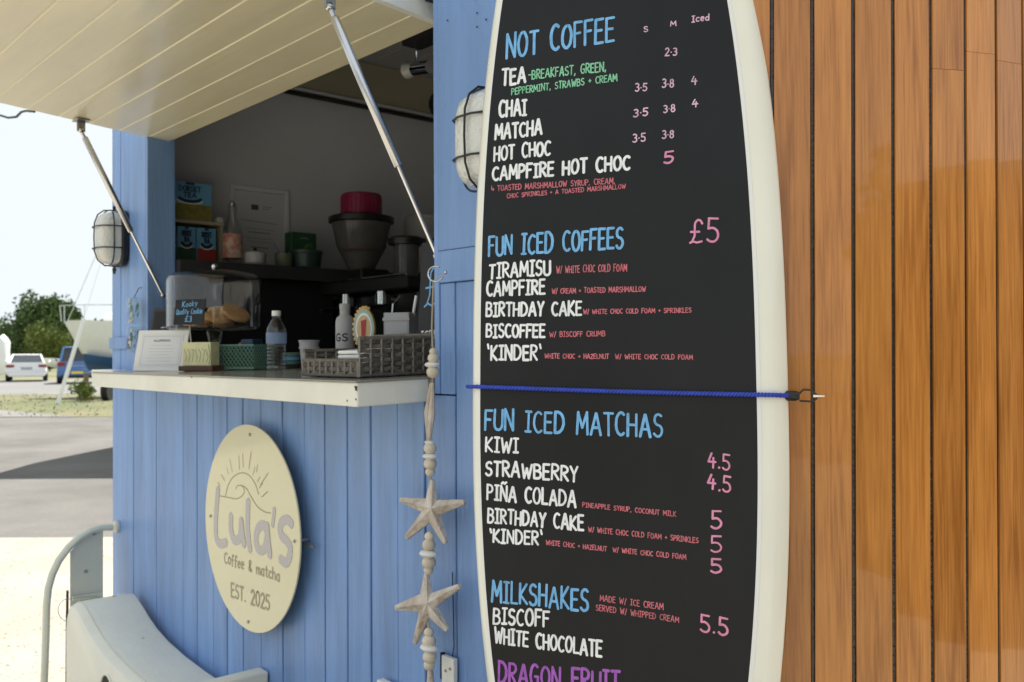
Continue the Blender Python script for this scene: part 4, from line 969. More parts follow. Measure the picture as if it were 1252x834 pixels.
# ================================================================== bulkhead lamps
def lamp(xc, zc, label, first=None):
    if first:
        r = first.copy(); COL.objects.link(r); r.location = (xc, 0, zc)
        for ch in list(first.children):
            q = ch.copy(); COL.objects.link(q); q.parent = r
        r['label'] = label; return r
    o_ = V3((xc, 0, zc)); t = thing('bulkhead_lamp', label, 'wall lamp', o_, 'caged oval bulkhead lamps')
    w, h, d = .074, .108, .108
    def ring(sw, y, n=44, p=3.7):
        r = []
        for k in range(n):
            a = 2*math.pi*k/n; cx_, sx_ = math.cos(a), math.sin(a)
            r.append(o_+V3((sw*w*math.copysign(abs(cx_)**(2/p), cx_), -y, sw*h*math.copysign(abs(sx_)**(2/p), sx_)*(1+(1-sw)*.12))))
        return r
    def loft(rs, name, mt, capend=True):
        b = B(); n = len(rs[0]); vs = [p for r in rs for p in r]
        fs = [(i*n+k, i*n+(k+1) % n, (i+1)*n+(k+1) % n, (i+1)*n+k) for i in range(len(rs)-1) for k in range(n)]
        fs.append(tuple(range(n))[::-1]); fs.append(tuple((len(rs)-1)*n+k for k in range(n)))
        b.add(vs, fs); return b.build(name, mt, t)
    loft([ring(1.0, .0065), ring(1.02, .012), ring(1.02, .026), ring(.95, .032)], 'base', M['black'])
    loft([ring(.90, .03), ring(.90, .055), ring(.86, .075), ring(.76, .090), ring(.58, .099), ring(.3, .103), ring(.05, .104)], 'glass', M['opal'])
    # cage
    def cg(pts): B().tube(pts, .0025, 7).build('cage_bar', M['black'], t)
    cg([o_+V3((.002, -.03, h*1.0)), o_+V3((.002, -.075, h*.97)), o_+V3((.002, -.098, h*.80)), o_+V3((.002, -.110, h*.5)), o_+V3((.002, -.112, 0)), o_+V3((.002, -.110, -h*.5)), o_+V3((.002, -.098, -h*.80)), o_+V3((.002, -.075, -h*.97)), o_+V3((.002, -.03, -h))])
    for z in (-.38, .38):
        cg([o_+V3((-w*.99, -.03, h*z)), o_+V3((-w*.95, -.072, h*z)), o_+V3((-w*.7, -.098, h*z)), o_+V3((-w*.3, -.110, h*z)), o_+V3((w*.3, -.110, h*z)), o_+V3((w*.7, -.098, h*z)), o_+V3((w*.95, -.072, h*z)), o_+V3((w*.99, -.03, h*z))])
    rr = ring(.97, .060); cg(rr+[rr[0]])
    b = B(); b.lathe([(.006, -.006), (.008, 0), (.006, .006)], o_+V3((0, -.036, -h-.012)), 10, ax='Y'); 
    b.tube([o_+V3((.011*math.cos(a), -.036, -h-.016+.011*math.sin(a))) for a in [k*math.pi/6 for k in range(13)]], .003, 6); b.build('fixing_loop', M['rust'], t)
    b = B(); b.tube([o_+V3((0, -.036, h)), o_+V3((0, -.036, h+.016))], .006, 8); b.build('fixing_screw', M['rust'], t)
    return t
zl_ = (hy(146, 255, -.05).z+hy(146, 322, -.05).z)/2
L1 = lamp(hy(158, 290, 0).x-.068+.01, zl_, 'caged wall lamp on the far blue post against the sky')
zr_ = (hy(565, 118, -.06).z+hy(565, 236, -.06).z)/2
lamp(-1.475, zr_, 'caged wall lamp half hidden behind the surfboard menu', L1)

# ================================================================== round sign
sc = hy(305.3, 645, -.042); SR = .3
t = thing('round_sign', 'round cream kiosk sign with mirrored lettering on blue boards', 'sign', sc)
b = B(); b.lathe([(SR-.0012, -.0028), (SR, -.0016), (SR, .0016), (SR-.0012, .0028)], sc, 96, ax='Y'); b.build('disc', M['sign'], t)
def Psg(a, b_, off): return V3((sc.x+a, sc.y-.0029-off, sc.z+b_))
def sg(x, y):            # enlarged-view pixel -> sign coords
    p = hy(230+x/2.876, 500+y/2.876, sc.y-.003); return (p.x-sc.x, p.z-sc.z)
def smooth_pts(pts, k=6):
    out = []
    P_ = [pts[0]]+pts+[pts[-1]]
    for i in range(1, len(P_)-2):
        for j in range(k):
            u = j/k; p0, p1, p2, p3 = P_[i-1], P_[i], P_[i+1], P_[i+2]
            out.append(tuple(.5*((2*p1[d])+(-p0[d]+p2[d])*u+(2*p0[d]-5*p1[d]+4*p2[d]-p3[d])*u*u+(-p0[d]+3*p1[d]-3*p2[d]+p3[d])*u**3) for d in (0, 1)))
    return out+[pts[-1]]
letters = {'letter_L': [[(105, 285), (100, 345), (97, 400), (99, 452), (112, 474), (132, 470)]],
 'letter_u': [[(150, 378), (151, 425), (160, 458), (172, 462), (183, 445), (187, 395)], [(187, 395), (190, 430), (196, 474)]],
 'letter_l': [[(211, 328), (209, 400), (212, 450), (217, 492)]],
 'letter_a': [[(276, 425), (262, 408), (245, 422), (238, 455), (244, 488), (258, 498), (272, 482), (278, 440)], [(277, 412), (281, 460), (287, 512)]],
 'apostrophe': [[(303, 354), (300, 385), (297, 408)]],
 'letter_s': [[(363, 404), (349, 390), (331, 396), (323, 420), (330, 448), (346, 464), (358, 486), (356, 520), (344, 541), (326, 530)]]}
for nm, strokes in letters.items():
    b = B()
    for k, st in enumerate(strokes): ribbon(b, smooth_pts([sg(*p) for p in st]), .028 if nm != 'apostrophe' else .018, Psg, .0008+.0003*k)
    b.build('letter' if nm != 'apostrophe' else 'apostrophe', M['mirror'], t, smooth=0)['label'] = 'mirrored ' + nm.replace('_', ' ')
a, c = sg(128, 540), sg(322, 606); text('Coffee & matcha', a, c, .032, .0050, Psg, M['engrave'], t, off=.0006)
a, c = sg(152, 660), sg(286, 708); text('EST. 2025', a, c, .040, .0066, Psg, M['engrave'], t, off=.0006, jit=.015)
b = B(); k = 0
for st in ([(112, 306), (140, 311), (170, 316), (190, 305), (198, 288), (190, 272), (174, 270), (168, 282)],
           [(132, 305), (140, 270), (158, 240), (185, 225), (212, 232), (235, 262), (248, 300)],
           [(186, 268), (205, 280), (225, 315), (245, 345), (270, 362), (290, 366)]):
    ribbon(b, smooth_pts([sg(*p) for p in st]), .0030, Psg, .0005+.0001*k); k += 1
for st in ([(117, 232), (128, 252)], [(105, 258), (112, 272)], [(146, 178), (156, 222)], [(136, 208), (142, 228)], [(178, 165), (181, 212)], [(192, 158), (194, 205)],
           [(222, 150), (214, 210)], [(235, 205), (228, 232)], [(245, 196), (240, 222)], [(252, 240), (244, 256)], [(281, 226), (254, 268)], [(280, 290), (259, 310)], [(262, 262), (250, 278)]):
    ribbon(b, [sg(*p) for p in st], .0026, Psg, .0004+.0001*(k % 5)); k += 1
b.build('sun_and_wave_motif', M['engrave'], t, smooth=0)
for (x, y) in ((218, 90), (80, 376), (375, 465), (212, 748)):
    q = sg(x, y); p = V3((sc.x+q[0], sc.y-.003, sc.z+q[1])); B().lathe([(.0045, 0), (.0045, .0035), (.003, .005)], p, 12, ax='Y').build('screw', M['steel_d'], t)
    B().tube([(p.x, sc.y+.0029, p.z), (p.x, -.001, p.z)], .005, 10).build('standoff', M['steel_d'], t)
B().tube([(sc.x+SR*.92, -.02, sc.z-.01), (sc.x+SR+.03, -.02, sc.z-.01)], .004, 8).build('side_pin', M['steel_d'], t)

# ================================================================== starfish garland
YG = -.055
gt = thing('starfish_garland', 'hanging garland of wooden starfish, shells and beads on twine', 'garland', hy(528, 345, YG))
def g(x, y, Y=YG): return hy(x, y, Y)
b = B(); b.tube([g(533+9.5*math.cos(a), 335+7*math.sin(a)*1.35) for a in [math.pi*(.15+1.5*k/14) for k in range(15)]], .0018, 7); b.tube([g(531, 343), g(540, 337), g(545, 333)], .0016, 6); b.ball(g(545, 333), .004); b.build('hook', M['steel'], gt)
b = B(); b.tube([g(530, 345), g(528, 400), g(529, 425)], .0022, 6); b.tube([g(529, 462), g(527, 500), g(526, 530), g(527, 590)], .0018, 6)
b.tube([g(527, 650), g(525, 700)], .0018, 6); b.tube([g(524, 760), g(526, 834), g(526, 900)], .0022, 6); b.build('twine', M['twine'], gt)
for (x, y, r, sh) in ((530, 430, 5, 0), (530, 438, 7, 0), (528.5, 446, 9, 1), (529.5, 455, 8, 0), (525, 541, 6, 1), (526, 548, 8, 0), (526, 558, 9, 1), (526, 567, 8, 0), (526, 577, 6, 0),
                      (525, 656, 6, 0), (524.5, 666, 8, 0), (524, 677, 11, 1), (524.5, 688, 8.5, 0), (524, 697, 6, 0), (524.5, 773, 6, 0), (524.5, 784, 8.5, 0), (525, 792, 11, 1), (525.5, 803, 8.5, 0), (525, 813, 7, 0)):
    p = g(x, y); B().ball(p, r*.00185, (1.25, .9, .42) if sh else (1, 1, .95), 14, 8).build('shell' if sh else 'bead', M['shell'] if sh else M['bead'], gt)
b = B()
for k in range(2): b.tube([g(527+k*2, 468), g(523+k*5, 505), g(524+k, 540)], [.003, .0085, .004], 8)
b.build('driftwood', M['star'], gt)
b = B(); b.tube([g(526, 818), g(527, 850), g(526, 900)], [.006, .011, .011], 10); b.build('driftwood', M['star'], gt)
def star(cx_, cy_, tips, name_label):
    b = B(); ctr = g(cx_, cy_, YG-.016); bk = g(cx_, cy_, YG+.006); n = len(tips); ring = []; 
    tp = [g(x, y) for x, y in tips]; c0 = g(cx_, cy_)
    for i in range(n):
        t0, t1 = tp[i]-c0, tp[(i+1) % n]-c0
        inner = c0+((t0.normalized()+t1.normalized()).normalized())*((t0.length+t1.length)*.5*.30)
        tt = tp[i]; side = V3((-(t0.z), 0, t0.x)).normalized()*.0055
        ring += [tt-side, tt+side*.0+t0.normalized()*.003, tt+side, inner] if False else [tt+side*(-1 if True else 1), tt+t0.normalized()*.003, tt+side, inner]
    # order tip sides consistently
    pts = []
    for i in range(n):
        t0 = tp[i]-c0; prev = ring[(i*4-1) % (4*n)]; a, m_, c_, inn = ring[i*4:i*4+4]
        if (a-prev).length > (c_-prev).length: a, c_ = c_, a
        pts += [a, m_, c_, inn]
    N_ = len(pts); vs = [ctr]+[V3((p.x, YG-.002, p.z)) for p in pts]+[V3((p.x, YG+.005, p.z)) for p in pts]+[bk]
    # ridge points along each arm
    for i in range(n): vs.append(V3((c0.x, 0, c0.z)).lerp(V3((tp[i].x, 0, tp[i].z)), .86)+V3((0, YG-.0085, 0)))
    rb = 2*N_+2; fs = []
    for i in range(n):
        k = 1+i*4; pin = 1+((i*4-1) % N_); r_ = rb+i
        fs += [(0, pin, k, r_), (k, k+1, r_), (k+1, k+2, r_), (k+2, k+3, 0, r_)]
    for i in range(N_): fs += [(1+i, 1+(i+1) % N_, 1+N_+(i+1) % N_, 1+N_+i), (1+N_+i, 1+N_+(i+1) % N_, 2*N_+1)]
    b.add(vs, fs); o = b.build('starfish', M['star'], gt, smooth=0); o['label'] = name_label
star(527, 622, [(528, 588), (567, 614), (544, 663), (497, 657), (490, 611)], 'upper whitewashed wooden starfish')
star(522, 738, [(521, 702), (561, 717), (546, 770), (507, 786), (484, 743)], 'lower whitewashed wooden starfish')

# ================================================================== surfboard menu
BB = V3((.905, .425, 0)).normalized(); n0 = V3((BB.y, -BB.x, 0)); ln = R_(4)
BV = ZU*math.cos(ln)-n0*math.sin(ln); BN = n0*math.cos(ln)+ZU*math.sin(ln)
L0 = hy(571.5, 480, -.2)
def hb(x, y):
    d = ray(x, y); P_ = CP+d*((L0-CP).dot(BN)/d.dot(BN)); q = P_-L0; return (q.dot(BB), q.dot(BV))
def hwid(v):
    L_, e = (1.5, 2.65) if v > 0 else (1.31, 2.39)
    return .2865*max(0, 1-(abs(v)/L_)**e)**(1.0 if abs(v) < L_*.85 else .9)
def ctr(v): return .2855-.024*v
def deck(u, v):
    h = hwid(v)
    if h < 1e-4: return 0
    q = min(1, abs(u-ctr(v))/h)
    return -.005*q*q-.020*max(0, (q-.90)/.10)**2.4
def PB(u, v, off):
    return L0+BB*u+BV*v+BN*(deck(u, v)+off)
sb = thing('surfboard_menu', 'tall cream surfboard with a black hand lettered drinks menu', 'surfboard', L0+BV*-1.31+BB*.28)
TH = .058
qs = [-1, -.993, -.975, -.95, -.925, -.9, -.8, -.6, -.3, 0, .3, .6, .8, .9, .925, .95, .975, .993, 1]
vsl = [-1.31+.0006, -1.30, -1.28, -1.25, -1.2]+[-1.15+i*.05 for i in range(50)]+[1.35, 1.40, 1.44, 1.47, 1.485, 1.495, 1.4995]
vsl = sorted(set(round(v, 4) for v in vsl))
b = B(); rings = []
for v in vsl:
    h = hwid(v); r = []
    for q in qs: u = ctr(v)+q*h; r.append(PB(u, v, 0))
    for q in reversed(qs[1:-1]):
        u = ctr(v)+q*h; t_ = 1-abs(q)**6*.55
        sc_ = min(1, h/.12); r.append(L0+BB*u+BV*v-BN*(.025+(TH-.025)*t_*sc_))
    rings.append(r)
n = len(rings[0]); vs = [p for r in rings for p in r]
fs = [(i*n+k, i*n+(k+1) % n, (i+1)*n+(k+1) % n, (i+1)*n+k) for i in range(len(rings)-1) for k in range(n)]
fs += [tuple(range(n))[::-1], tuple((len(rings)-1)*n+k for k in range(n))]
b.add(vs, fs); b.build('board', M['boardw'], sb, smooth=60)
# black painted face, edges measured from the board's outline
def kl(v): return ctr(v)-hwid(v)+.0255
def kr(v): return ctr(v)+hwid(v)-.0475
def strip(fl_, fr_, v0, v1, off, name, mt, nu=14, nv=90):
    b = B()
    for i in range(nv+1):
        v = v0+(v1-v0)*i/nv
        for k in range(nu+1): b.v.append(PB(fl_(v)+(fr_(v)-fl_(v))*k/nu, v, off))
    for i in range(nv):
        for k in range(nu): b.f.append((i*(nu+1)+k, i*(nu+1)+k+1, (i+1)*(nu+1)+k+1, (i+1)*(nu+1)+k)); b.mi.append(0)
    return b.build(name, mt, sb)
strip(kl, kr, -1.18, 1.33, .0006, 'menu_panel', M['chalk'])
strip(lambda v: kl(v)-.004, lambda v: kl(v)-.0002, -1.18, 1.33, .0005, 'border_line', M['white'], 1)
strip(lambda v: kr(v)+.0002, lambda v: kr(v)+.0065, -1.18, 1.33, .0005, 'border_line', M['white'], 1)
pxm = 1.55/1150
def T_(s, x0, y0, x1, y1, cap, m_, w=None, **k):
    a, c = hb(x0, y0), hb(x1, y1)
    if w is None: w = max(1.15, cap*.165)
    dist = ((L0+BB*a[0]+BV*a[1])-CP).dot(CF)/1150
    return text(s, a, c, cap*dist*.93, w*dist, PB, M[m_], sb, off=.0010, **k)
T_('NOT COFFEE', 619, 71, 750.8, 49.5, 31, 't_blue', 3.4)
T_('TEA', 613.5, 104, 642, 100.3, 20, 't_white', 3.3)
T_('-BREAKFAST, GREEN,', 646, 97, 741, 87, 12, 't_green', 1.6)
T_('PEPPERMINT, STRAWBS + CREAM', 625, 115.5, 754.5, 99, 8.8, 't_green', 1.3)
T_('CHAI', 610, 142.5, 643, 140, 20.5, 't_white', 3.2)
T_('MATCHA', 605, 170, 662, 164, 19, 't_white', 3.1)
T_('HOT CHOC', 603.6, 196.4, 672.6, 189, 18, 't_white', 3.0)
T_('CAMPFIRE HOT CHOC', 601.8, 220, 770, 207.5, 17.5, 't_white', 3.1)
T_('> TOASTED MARSHMALLOW SYRUP, CREAM,', 600, 233.5, 752, 224.5, 7, 't_red', 1.1)
T_('CHOC SPRINKLES + A TOASTED MARSHMALLOW', 619.5, 242, 765, 230.5, 5.5, 't_red', 1.0)
T_('S', 787.5, 39, 792, 38.7, 7, 't_palepink', 1.3); T_('M', 820, 32, 826.5, 31.5, 6.5, 't_palepink', 1.3); T_('Iced', 846, 27, 867, 24, 8.5, 't_palepink', 1.5)
for (s_, x0, y0, x1, y1, h) in (('2:3', 813.5, 68.5, 827.5, 67.5, 10), ('3:5', 777, 112, 791, 111, 10), ('3:8', 810, 107.3, 823.5, 106.5, 10.5), ('4', 845.5, 103.8, 852, 103.3, 10.5),
        ('3:5', 775, 143.3, 792, 141.5, 10), ('3:8', 811.5, 138, 825, 136.5, 10), ('4', 846.5, 131, 853, 130.5, 10), ('3:5', 774, 174, 789, 173, 10.5), ('3:8', 810, 169.5, 823.5, 168.3, 10)):
    T_(s_, x0, y0, x1, y1, h, 't_palepink', 1.6)
T_('5', 812.5, 200, 823, 198.5, 15, 't_pink', 2.4)
T_('FUN ICED COFFEES', 597, 312.4, 761.5, 303, 25, 't_blue', 3.1)
T_('£5', 844, 296.5, 878, 296.5, 31, 't_pink', 2.7)
for (s_, x0, y0, x1, y1, h) in (('TIRAMISU', 597.6, 340, 672.5, 336, 18.5), ('CAMPFIRE', 594.6, 361.5, 666, 359.5, 18), ('BIRTHDAY CAKE', 594, 386.5, 711, 385.5, 17), ('BISCOFFEE', 594, 412, 666, 412, 16.5), ('`KINDER`', 595, 439.5, 661.5, 440, 18),
        ('KIWI', 593.4, 551.5, 633, 553.5, 18), ('STRAWBERRY', 593.4, 580.5, 706, 588.5, 18), ('PIÑA COLADA', 595, 611, 704, 619.6, 19), ('BIRTHDAY CAKE', 596, 638.3, 713.4, 648.6, 17.5), ('`KINDER`', 598, 662.6, 662.6, 666.7, 16.5),
        ('BISCOFF', 602.7, 762.5, 671, 766, 19.5), ('WHITE CHOCOLATE', 604.3, 786, 735.7, 802.6, 18.5)):
    T_(s_, x0, y0, x1, y1, h, 't_white', 2.9)
for (s_, x0, y0, x1, y1, h) in (('W/ WHITE CHOC COLD FOAM', 680.5, 334, 766.5, 331.5, 9), ('W/ CREAM + TOASTED MARSHMALLOW', 675, 359, 789.5, 356.5, 6.5), ('W/ WHITE CHOC COLD FOAM + SPRINKLES', 713.5, 384, 845, 382, 5.8),
        ('W/ BISCOFF CRUMB', 672, 412, 740, 411, 6.5), ('WHITE CHOC + HAZELNUT  W/ WHITE CHOC COLD FOAM', 666, 438, 846.8, 439.5, 5.8), ('PINEAPPLE SYRUP, COCONUT MILK', 712.5, 619.6, 826.5, 631.5, 5.8),
        ('W/ WHITE CHOC COLD FOAM + SPRINKLES', 719.6, 650, 853.7, 664, 6.3), ('WHITE CHOC + HAZELNUT  W/ WHITE CHOC COLD FOAM', 667.6, 666, 838.7, 684, 5.8), ('MADE W/ ICE CREAM', 734, 734.5, 811, 745.3, 7.5), ('SERVED W/ WHIPPED CREAM', 729, 746, 830, 761, 7)):
    T_(s_, x0, y0, x1, y1, h, 't_red', 1.05)
T_('FUN ICED MATCHAS', 592.4, 525, 809.4, 535, 26.5, 't_blue', 3.1)
T_('MILKSHAKES', 601, 735, 719, 747, 26.5, 't_blue', 3.1)
for (s_, x0, y0, x1, y1, h) in (('4.5', 866, 570.7, 891.7, 575, 19), ('4.5', 865.5, 597, 892.6, 602.8, 19), ('5', 870, 645.5, 881.7, 646, 21.5), ('5', 869.3, 675, 881.7, 675.7, 20.5), ('5', 869.3, 700, 881.7, 700.6, 18.5), ('5.5', 856.6, 771, 889.3, 778.6, 22)):
    T_(s_, x0, y0, x1, y1, h, 't_pink', 2.5)
T_('DRAGON FRUIT', 609, 835, 757, 848, 26, 't_purple', 3.4)

# ================================================================== curved varnished wall
cw = thing('varnished_wood_wall', 'curved wall of upright varnished planks with dark caulked joints', 'wall', (-.9, .1, 0))
c_ = .0655; P0 = V3((-.894, .0866))
P0 = V3((-.89400644, .08663543, 0))
seams = [P0]; q = P0
for tg in [30, 38, 46, 53, 60, 66, 72, 77, 80, 82, 84, 86]:
    q = q+V3((math.cos(R_(tg)), math.sin(R_(tg)), 0))*c_; seams.append(q)
q = P0; back = []
for k in range(5): q = q-V3((math.cos(R_(25)), math.sin(R_(25)), 0))*c_; back.append(q)
seams = back[::-1]+seams
LE = .0075            # planks lean slightly out of plumb
for i in range(len(seams)-1):
    a, b2 = seams[i], seams[i+1]; d = (b2-a).normalized(); nn = V3((d.y, -d.x, 0)); g_ = .0034
    for seam in (False, True):
        if seam:
            w0, w1, th, pr_ = -g_-.0002, g_+.0002, .014, -.0028
        else: w0, w1, th, pr_ = g_, c_-g_, .02, 0
        o0 = V3((a.x, a.y, 0)); bb = B(); NZ = 2
        pts = []
        for z in (.0, 2.8):
            sh_ = d*(1.4-z)*-LE
            for (w_, t_) in ((w0, pr_), (w1, pr_), (w1, -th), (w0, -th)): pts.append(d*w_+nn*t_+sh_+V3((0, 0, z)))
        cut = {9: 1.869, 10: 1.902, 11: 1.893}.get(i) if not seam else None
        if cut:
            q1 = [a_.lerp(c2_, (cut-.0002)/2.8) for a_, c2_ in zip(pts[:4], pts[4:])]; q2 = [a_.lerp(c2_, (cut+.0002)/2.8) for a_, c2_ in zip(pts[:4], pts[4:])]
            for lo, hi in ((pts[:4], q1), (q2, pts[4:])):
                b3 = B(); b3.hexa(lo, hi); b3.v = [p+o0 for p in b3.v]; b3.build('plank', M['teak'], cw, bevel=.0004, seg=2)
            continue
        bb.hexa(pts[:4], pts[4:]); bb.v = [p+o0 for p in bb.v]
        ob = bb.build('caulk_seam' if seam else 'plank', M['caulk'] if seam else M['teak'], cw, bevel=.0026 if seam else .0012, seg=3 if seam else 2)
# solid core behind the planks
b = B(); core = [(p.x, p.y) for p in seams]; 
inn = []
for i, p in enumerate(seams):
    d = (seams[min(i+1, len(seams)-1)]-seams[max(i-1, 0)]).normalized(); inn.append(V3((p.x, p.y, 0))-V3((d.y, -d.x, 0))*.045)
bk = [V3((inn[-1].x-.02, 2.2, 0)), V3((-1.10, 2.2, 0))]
poly = inn+bk; n = len(poly)
b.add([V3((p.x, p.y, .01)) for p in poly]+[V3((p.x, p.y, 2.83)) for p in poly], [tuple(range(n))[::-1], tuple(n+k for k in range(n))]+[(k, (k+1) % n, n+(k+1) % n, n+k) for k in range(n)])
b.build('core', M['blackm'], cw, smooth=0)

# ================================================================== bungee cord
bg_ = thing('bungee_cord', 'taut blue bungee cord strapped across the surfboard menu', 'cord', hb and PB(*hb(760, 478), .006))
pts = []
for k in range(41):
    x = 571+(966-571)*k/40; y = 472.5+(483.5-472.5)*k/40+1.2*math.sin(math.pi*k/40)
    u, v = hb(x, y); pts.append(PB(u, v, .0048) if u < .55 else L0+BB*u+BV*v-BN*(.0+.03*((u-.55)/.03)**1.0)+BN*.004)
pe = hx(975, 484, pts[-1].x)
u0, v0 = hb(571, 472.5); wrap = [L0+BB*(u0-.006)+BV*v0-BN*.07, L0+BB*(u0-.007)+BV*v0-BN*.03, L0+BB*(u0-.003)+BV*v0-BN*.008]
b = B(); b.tube(wrap+pts[1:], .0036, 10); b.build('cord', M['cord'], bg_)
b = B(); # woven flecks, fine raised spiral
full = pts[1:]
for ph in (0, math.pi):
    sp = []
    for i in range(len(full)-1):
        for j in range(8):
            p = full[i].lerp(full[i+1], j/8); a = (i*8+j)*.9+ph; sp.append(p+BN*math.cos(a)*.0037+BV*math.sin(a)*.0037)
    b.tube(sp, .0008, 4)
b.build('braid', mat('blue_braid', (.06, .12, .60), .6), bg_)
e0 = full[-1]; hd = (hy(0, 0, 0)-hy(0, 0, 0)); tgt = e0+BB*.028+BV*-.001
B().tube([e0-BB*.012, e0-BB*.008, e0+BB*.006, e0+BB*.012], [.006, .0085, .0085, .006], 14).build('ferrule', M['black'], bg_)
hk0 = e0+BB*.012
B().tube([hk0+BV*.004, hk0+BB*.006+BV*.010, hk0+BB*.018+BV*.010, hk0+BB*.026+BV*.003, hk0+BB*.027-BV*.004, hk0+BB*.020-BV*.009, hk0-BV*.008], .0017, 8).build('wire_hook', M['rust'], bg_)
b = B(); b.tube([hk0+BB*.022-BN*.02+BV*.001, hk0+BB*.024+BN*.003, hk0+BB*.040+BN*.006], [.003, .0028, .0012], 8); o = b.build('screw_hook', M['chrome'], None, rel=hk0.copy()); prop(o, 'small bright screw hook in the varnished planks holding the bungee', 'hook')

# ================================================================== grey loop frame + moulded shell + ledges by the kiosk
XA = -3.77
ar = thing('loop_handrail', 'pale grey bent handrail with flat panel at the kiosk corner', 'handrail', (XA, -.14, 0))
pth = []
cxs = [(137, 645), (131, 645), (122, 645.5), (110, 649), (97, 657), (84, 669), (72, 685), (64, 702), (59, 720), (57, 740), (56, 780), (54, 834)]
for x, y in cxs: pth.append(hx(x, y, XA))
last = pth[-1]; sl_ = last-pth[-3]; pth += [last+sl_*((.0-last.z)/sl_.z)]
b = B(); b.tube(pth, 0, 12, flat=(.018, .013)); b.build('rail', M['greym'], ar)
pa, pb_ = hx(85, 700, XA-.012), hx(125, 700, XA-.012)
top = [hx(x, y, XA-.012) for x, y in ((86, 675), (95, 664), (105, 655), (115, 650), (126, 647))]
vsA = [V3((XA-.012, p.y, p.z)) for p in top]
bot = [V3((XA-.012, p.y, .35)) for p in top]
b = B(); n = len(top); V_ = vsA+bot+[p-V3((.006, 0, 0)) for p in vsA]+[p-V3((.006, 0, 0)) for p in bot]
fs = []
for i in range(n-1):
    fs += [(i, i+1, n+i+1, n+i), (2*n+i, 3*n+i, 3*n+i+1, 2*n+i+1), (i, 2*n+i, 2*n+i+1, i+1), (n+i, n+i+1, 3*n+i+1, 3*n+i)]
fs += [(0, n, 3*n, 2*n), (n-1, 2*n-1+2*n-n, 4*n-1, 2*n-1)] if False else [(0, n, 3*n, 2*n), (n-1, 3*n-1, 4*n-1, 2*n-1)]
b.add(V_, fs); b.build('panel', M['greym'], ar, smooth=0)
b = B(); b.box((XA-.008, top[0].y+.004, hx(100, 731, XA).z-.004), (XA+.012, top[-1].y-.01, hx(100, 728, XA).z)); b.hexa([V3((XA-.01, top[0].y, .66)), V3((XA+.01, top[0].y, .66)), V3((XA+.01, top[-1].y, .66)), V3((XA-.01, top[-1].y, .66))][:4], [V3((XA-.01, top[0].y, .665)), V3((XA+.01, top[0].y, .665)), V3((XA+.01, top[-1].y, .67)), V3((XA-.01, top[-1].y, .67))]) if False else None
b.build('fold', M['greym'], ar, bevel=.001)
for yy, zz in ((top[1].y, .74), (top[3].y, .74), (top[2].y, .60)): B().lathe([(.007, 0), (.006, .004), (.002, .005)], (XA-.011, yy, zz-.03), 12, ax='X').build('bolt', M['steel_d'], ar)
B().tube([V3((XA-.004, -.012, pth[0].z)), V3((XA-.004, -.001, pth[0].z))], .024, 18).build('flange', M['greym'], ar)
st = thing('dark_strap', 'thin dark post strap with a wire loop beside the handrail panel', 'strap', hx(82, 760, XA+.01))
b = B(); b.tube([hx(82.5, 722, XA+.01), hx(82, 760, XA+.01), hx(81.5, 834, XA+.01), V3((XA+.01, hx(81.5, 834, XA+.01).y, .05))], .0048, 8); b.build('rod', mat('brown_rubber', (.05, .03, .03), .6), st)
b = B(); b.tube([hx(84+13*math.cos(a), 746+14*math.sin(a), XA+.02) for a in [R_(100+k*14) for k in range(13)]], .0013, 6); b.tube([hx(83, 733, XA+.02), hx(100, 730, XA+.02), hx(118, 729, XA+.02), hx(124, 736, XA+.02)], .0012, 6); b.build('wire_loop', M['steel_d'], st)

ms = thing('moulded_seat', 'pale grey moulded plastic shell with dark round hole against the blue boards', 'plastic seat', (-3.2, -.15, 0))
prof = [(-3.60, .10), (-3.60, .44), (-3.592, .485), (-3.57, .512), (-3.53, .520), (-3.49, .512), (-3.44, .494), (-3.38, .468), (-3.30, .442), (-3.20, .420), (-3.05, .402), (-2.90, .392), (-2.78, .388), (-2.78, .10)]
Ya, Yb = -.245, -.022; b = B(); n = len(prof)
cols_ = [(Ya, -.03, 1.0), (Ya+.008, -.014, 1), (Ya+.03, -.003, 1), (Ya+.06, 0, 1), (Yb-.03, 0, 1), (Yb-.008, -.004, 1), (Yb, -.016, 1)]
for (y, dz, _) in cols_:
    for i, (x, z) in enumerate(prof):
        b.v.append(V3((x+(.012 if dz < -.02 and i < 4 else 0), y+.0, z+(dz if z > .3 else 0))))
m_ = len(cols_)
for j in range(m_-1):
    for i in range(n-1): b.f.append((j*n+i, j*n+i+1, (j+1)*n+i+1, (j+1)*n+i)); b.mi.append(0)
b.f += [tuple(range(n)), tuple((m_-1)*n+k for k in range(n))]; b.mi += [0, 0]
b.build('shell', M['greyp'], ms, smooth=28)
b = B(); b.tube([V3((x, Ya+.034, z-.0005)) for x, z in prof[3:-1]], .0016, 6); b.build('mould_seam', M['greym'], ms)
for (x, z) in ((-3.53, .520), (-3.25, .431)): B().lathe([(.007, -.001), (.007, .002), (.004, .003)], (x, -.10, z), 14).build('plug', M['greym'], ms)
hp = hy(131, 845, Ya-.001)
b = B(); b.lathe([(.050, -.0005), (.050, .0012)], hp, 26, ax='Y'); b.build('hole', M['blackm'], ms)
b = B(); b.tube([hp+V3((.053*math.cos(a), -.001, .053*math.sin(a))) for a in [k*math.pi/14 for k in range(29)]], .0045, 8); b.build('hole_rim', M['greyp'], ms)
b = B(); b.box((-3.59, Ya+.006, .0), (-3.52, Ya+.07, .11)); b.box((-2.85, Ya+.006, .0), (-2.79, Ya+.07, .11)); b.build('foot', M['greyp'], ms)
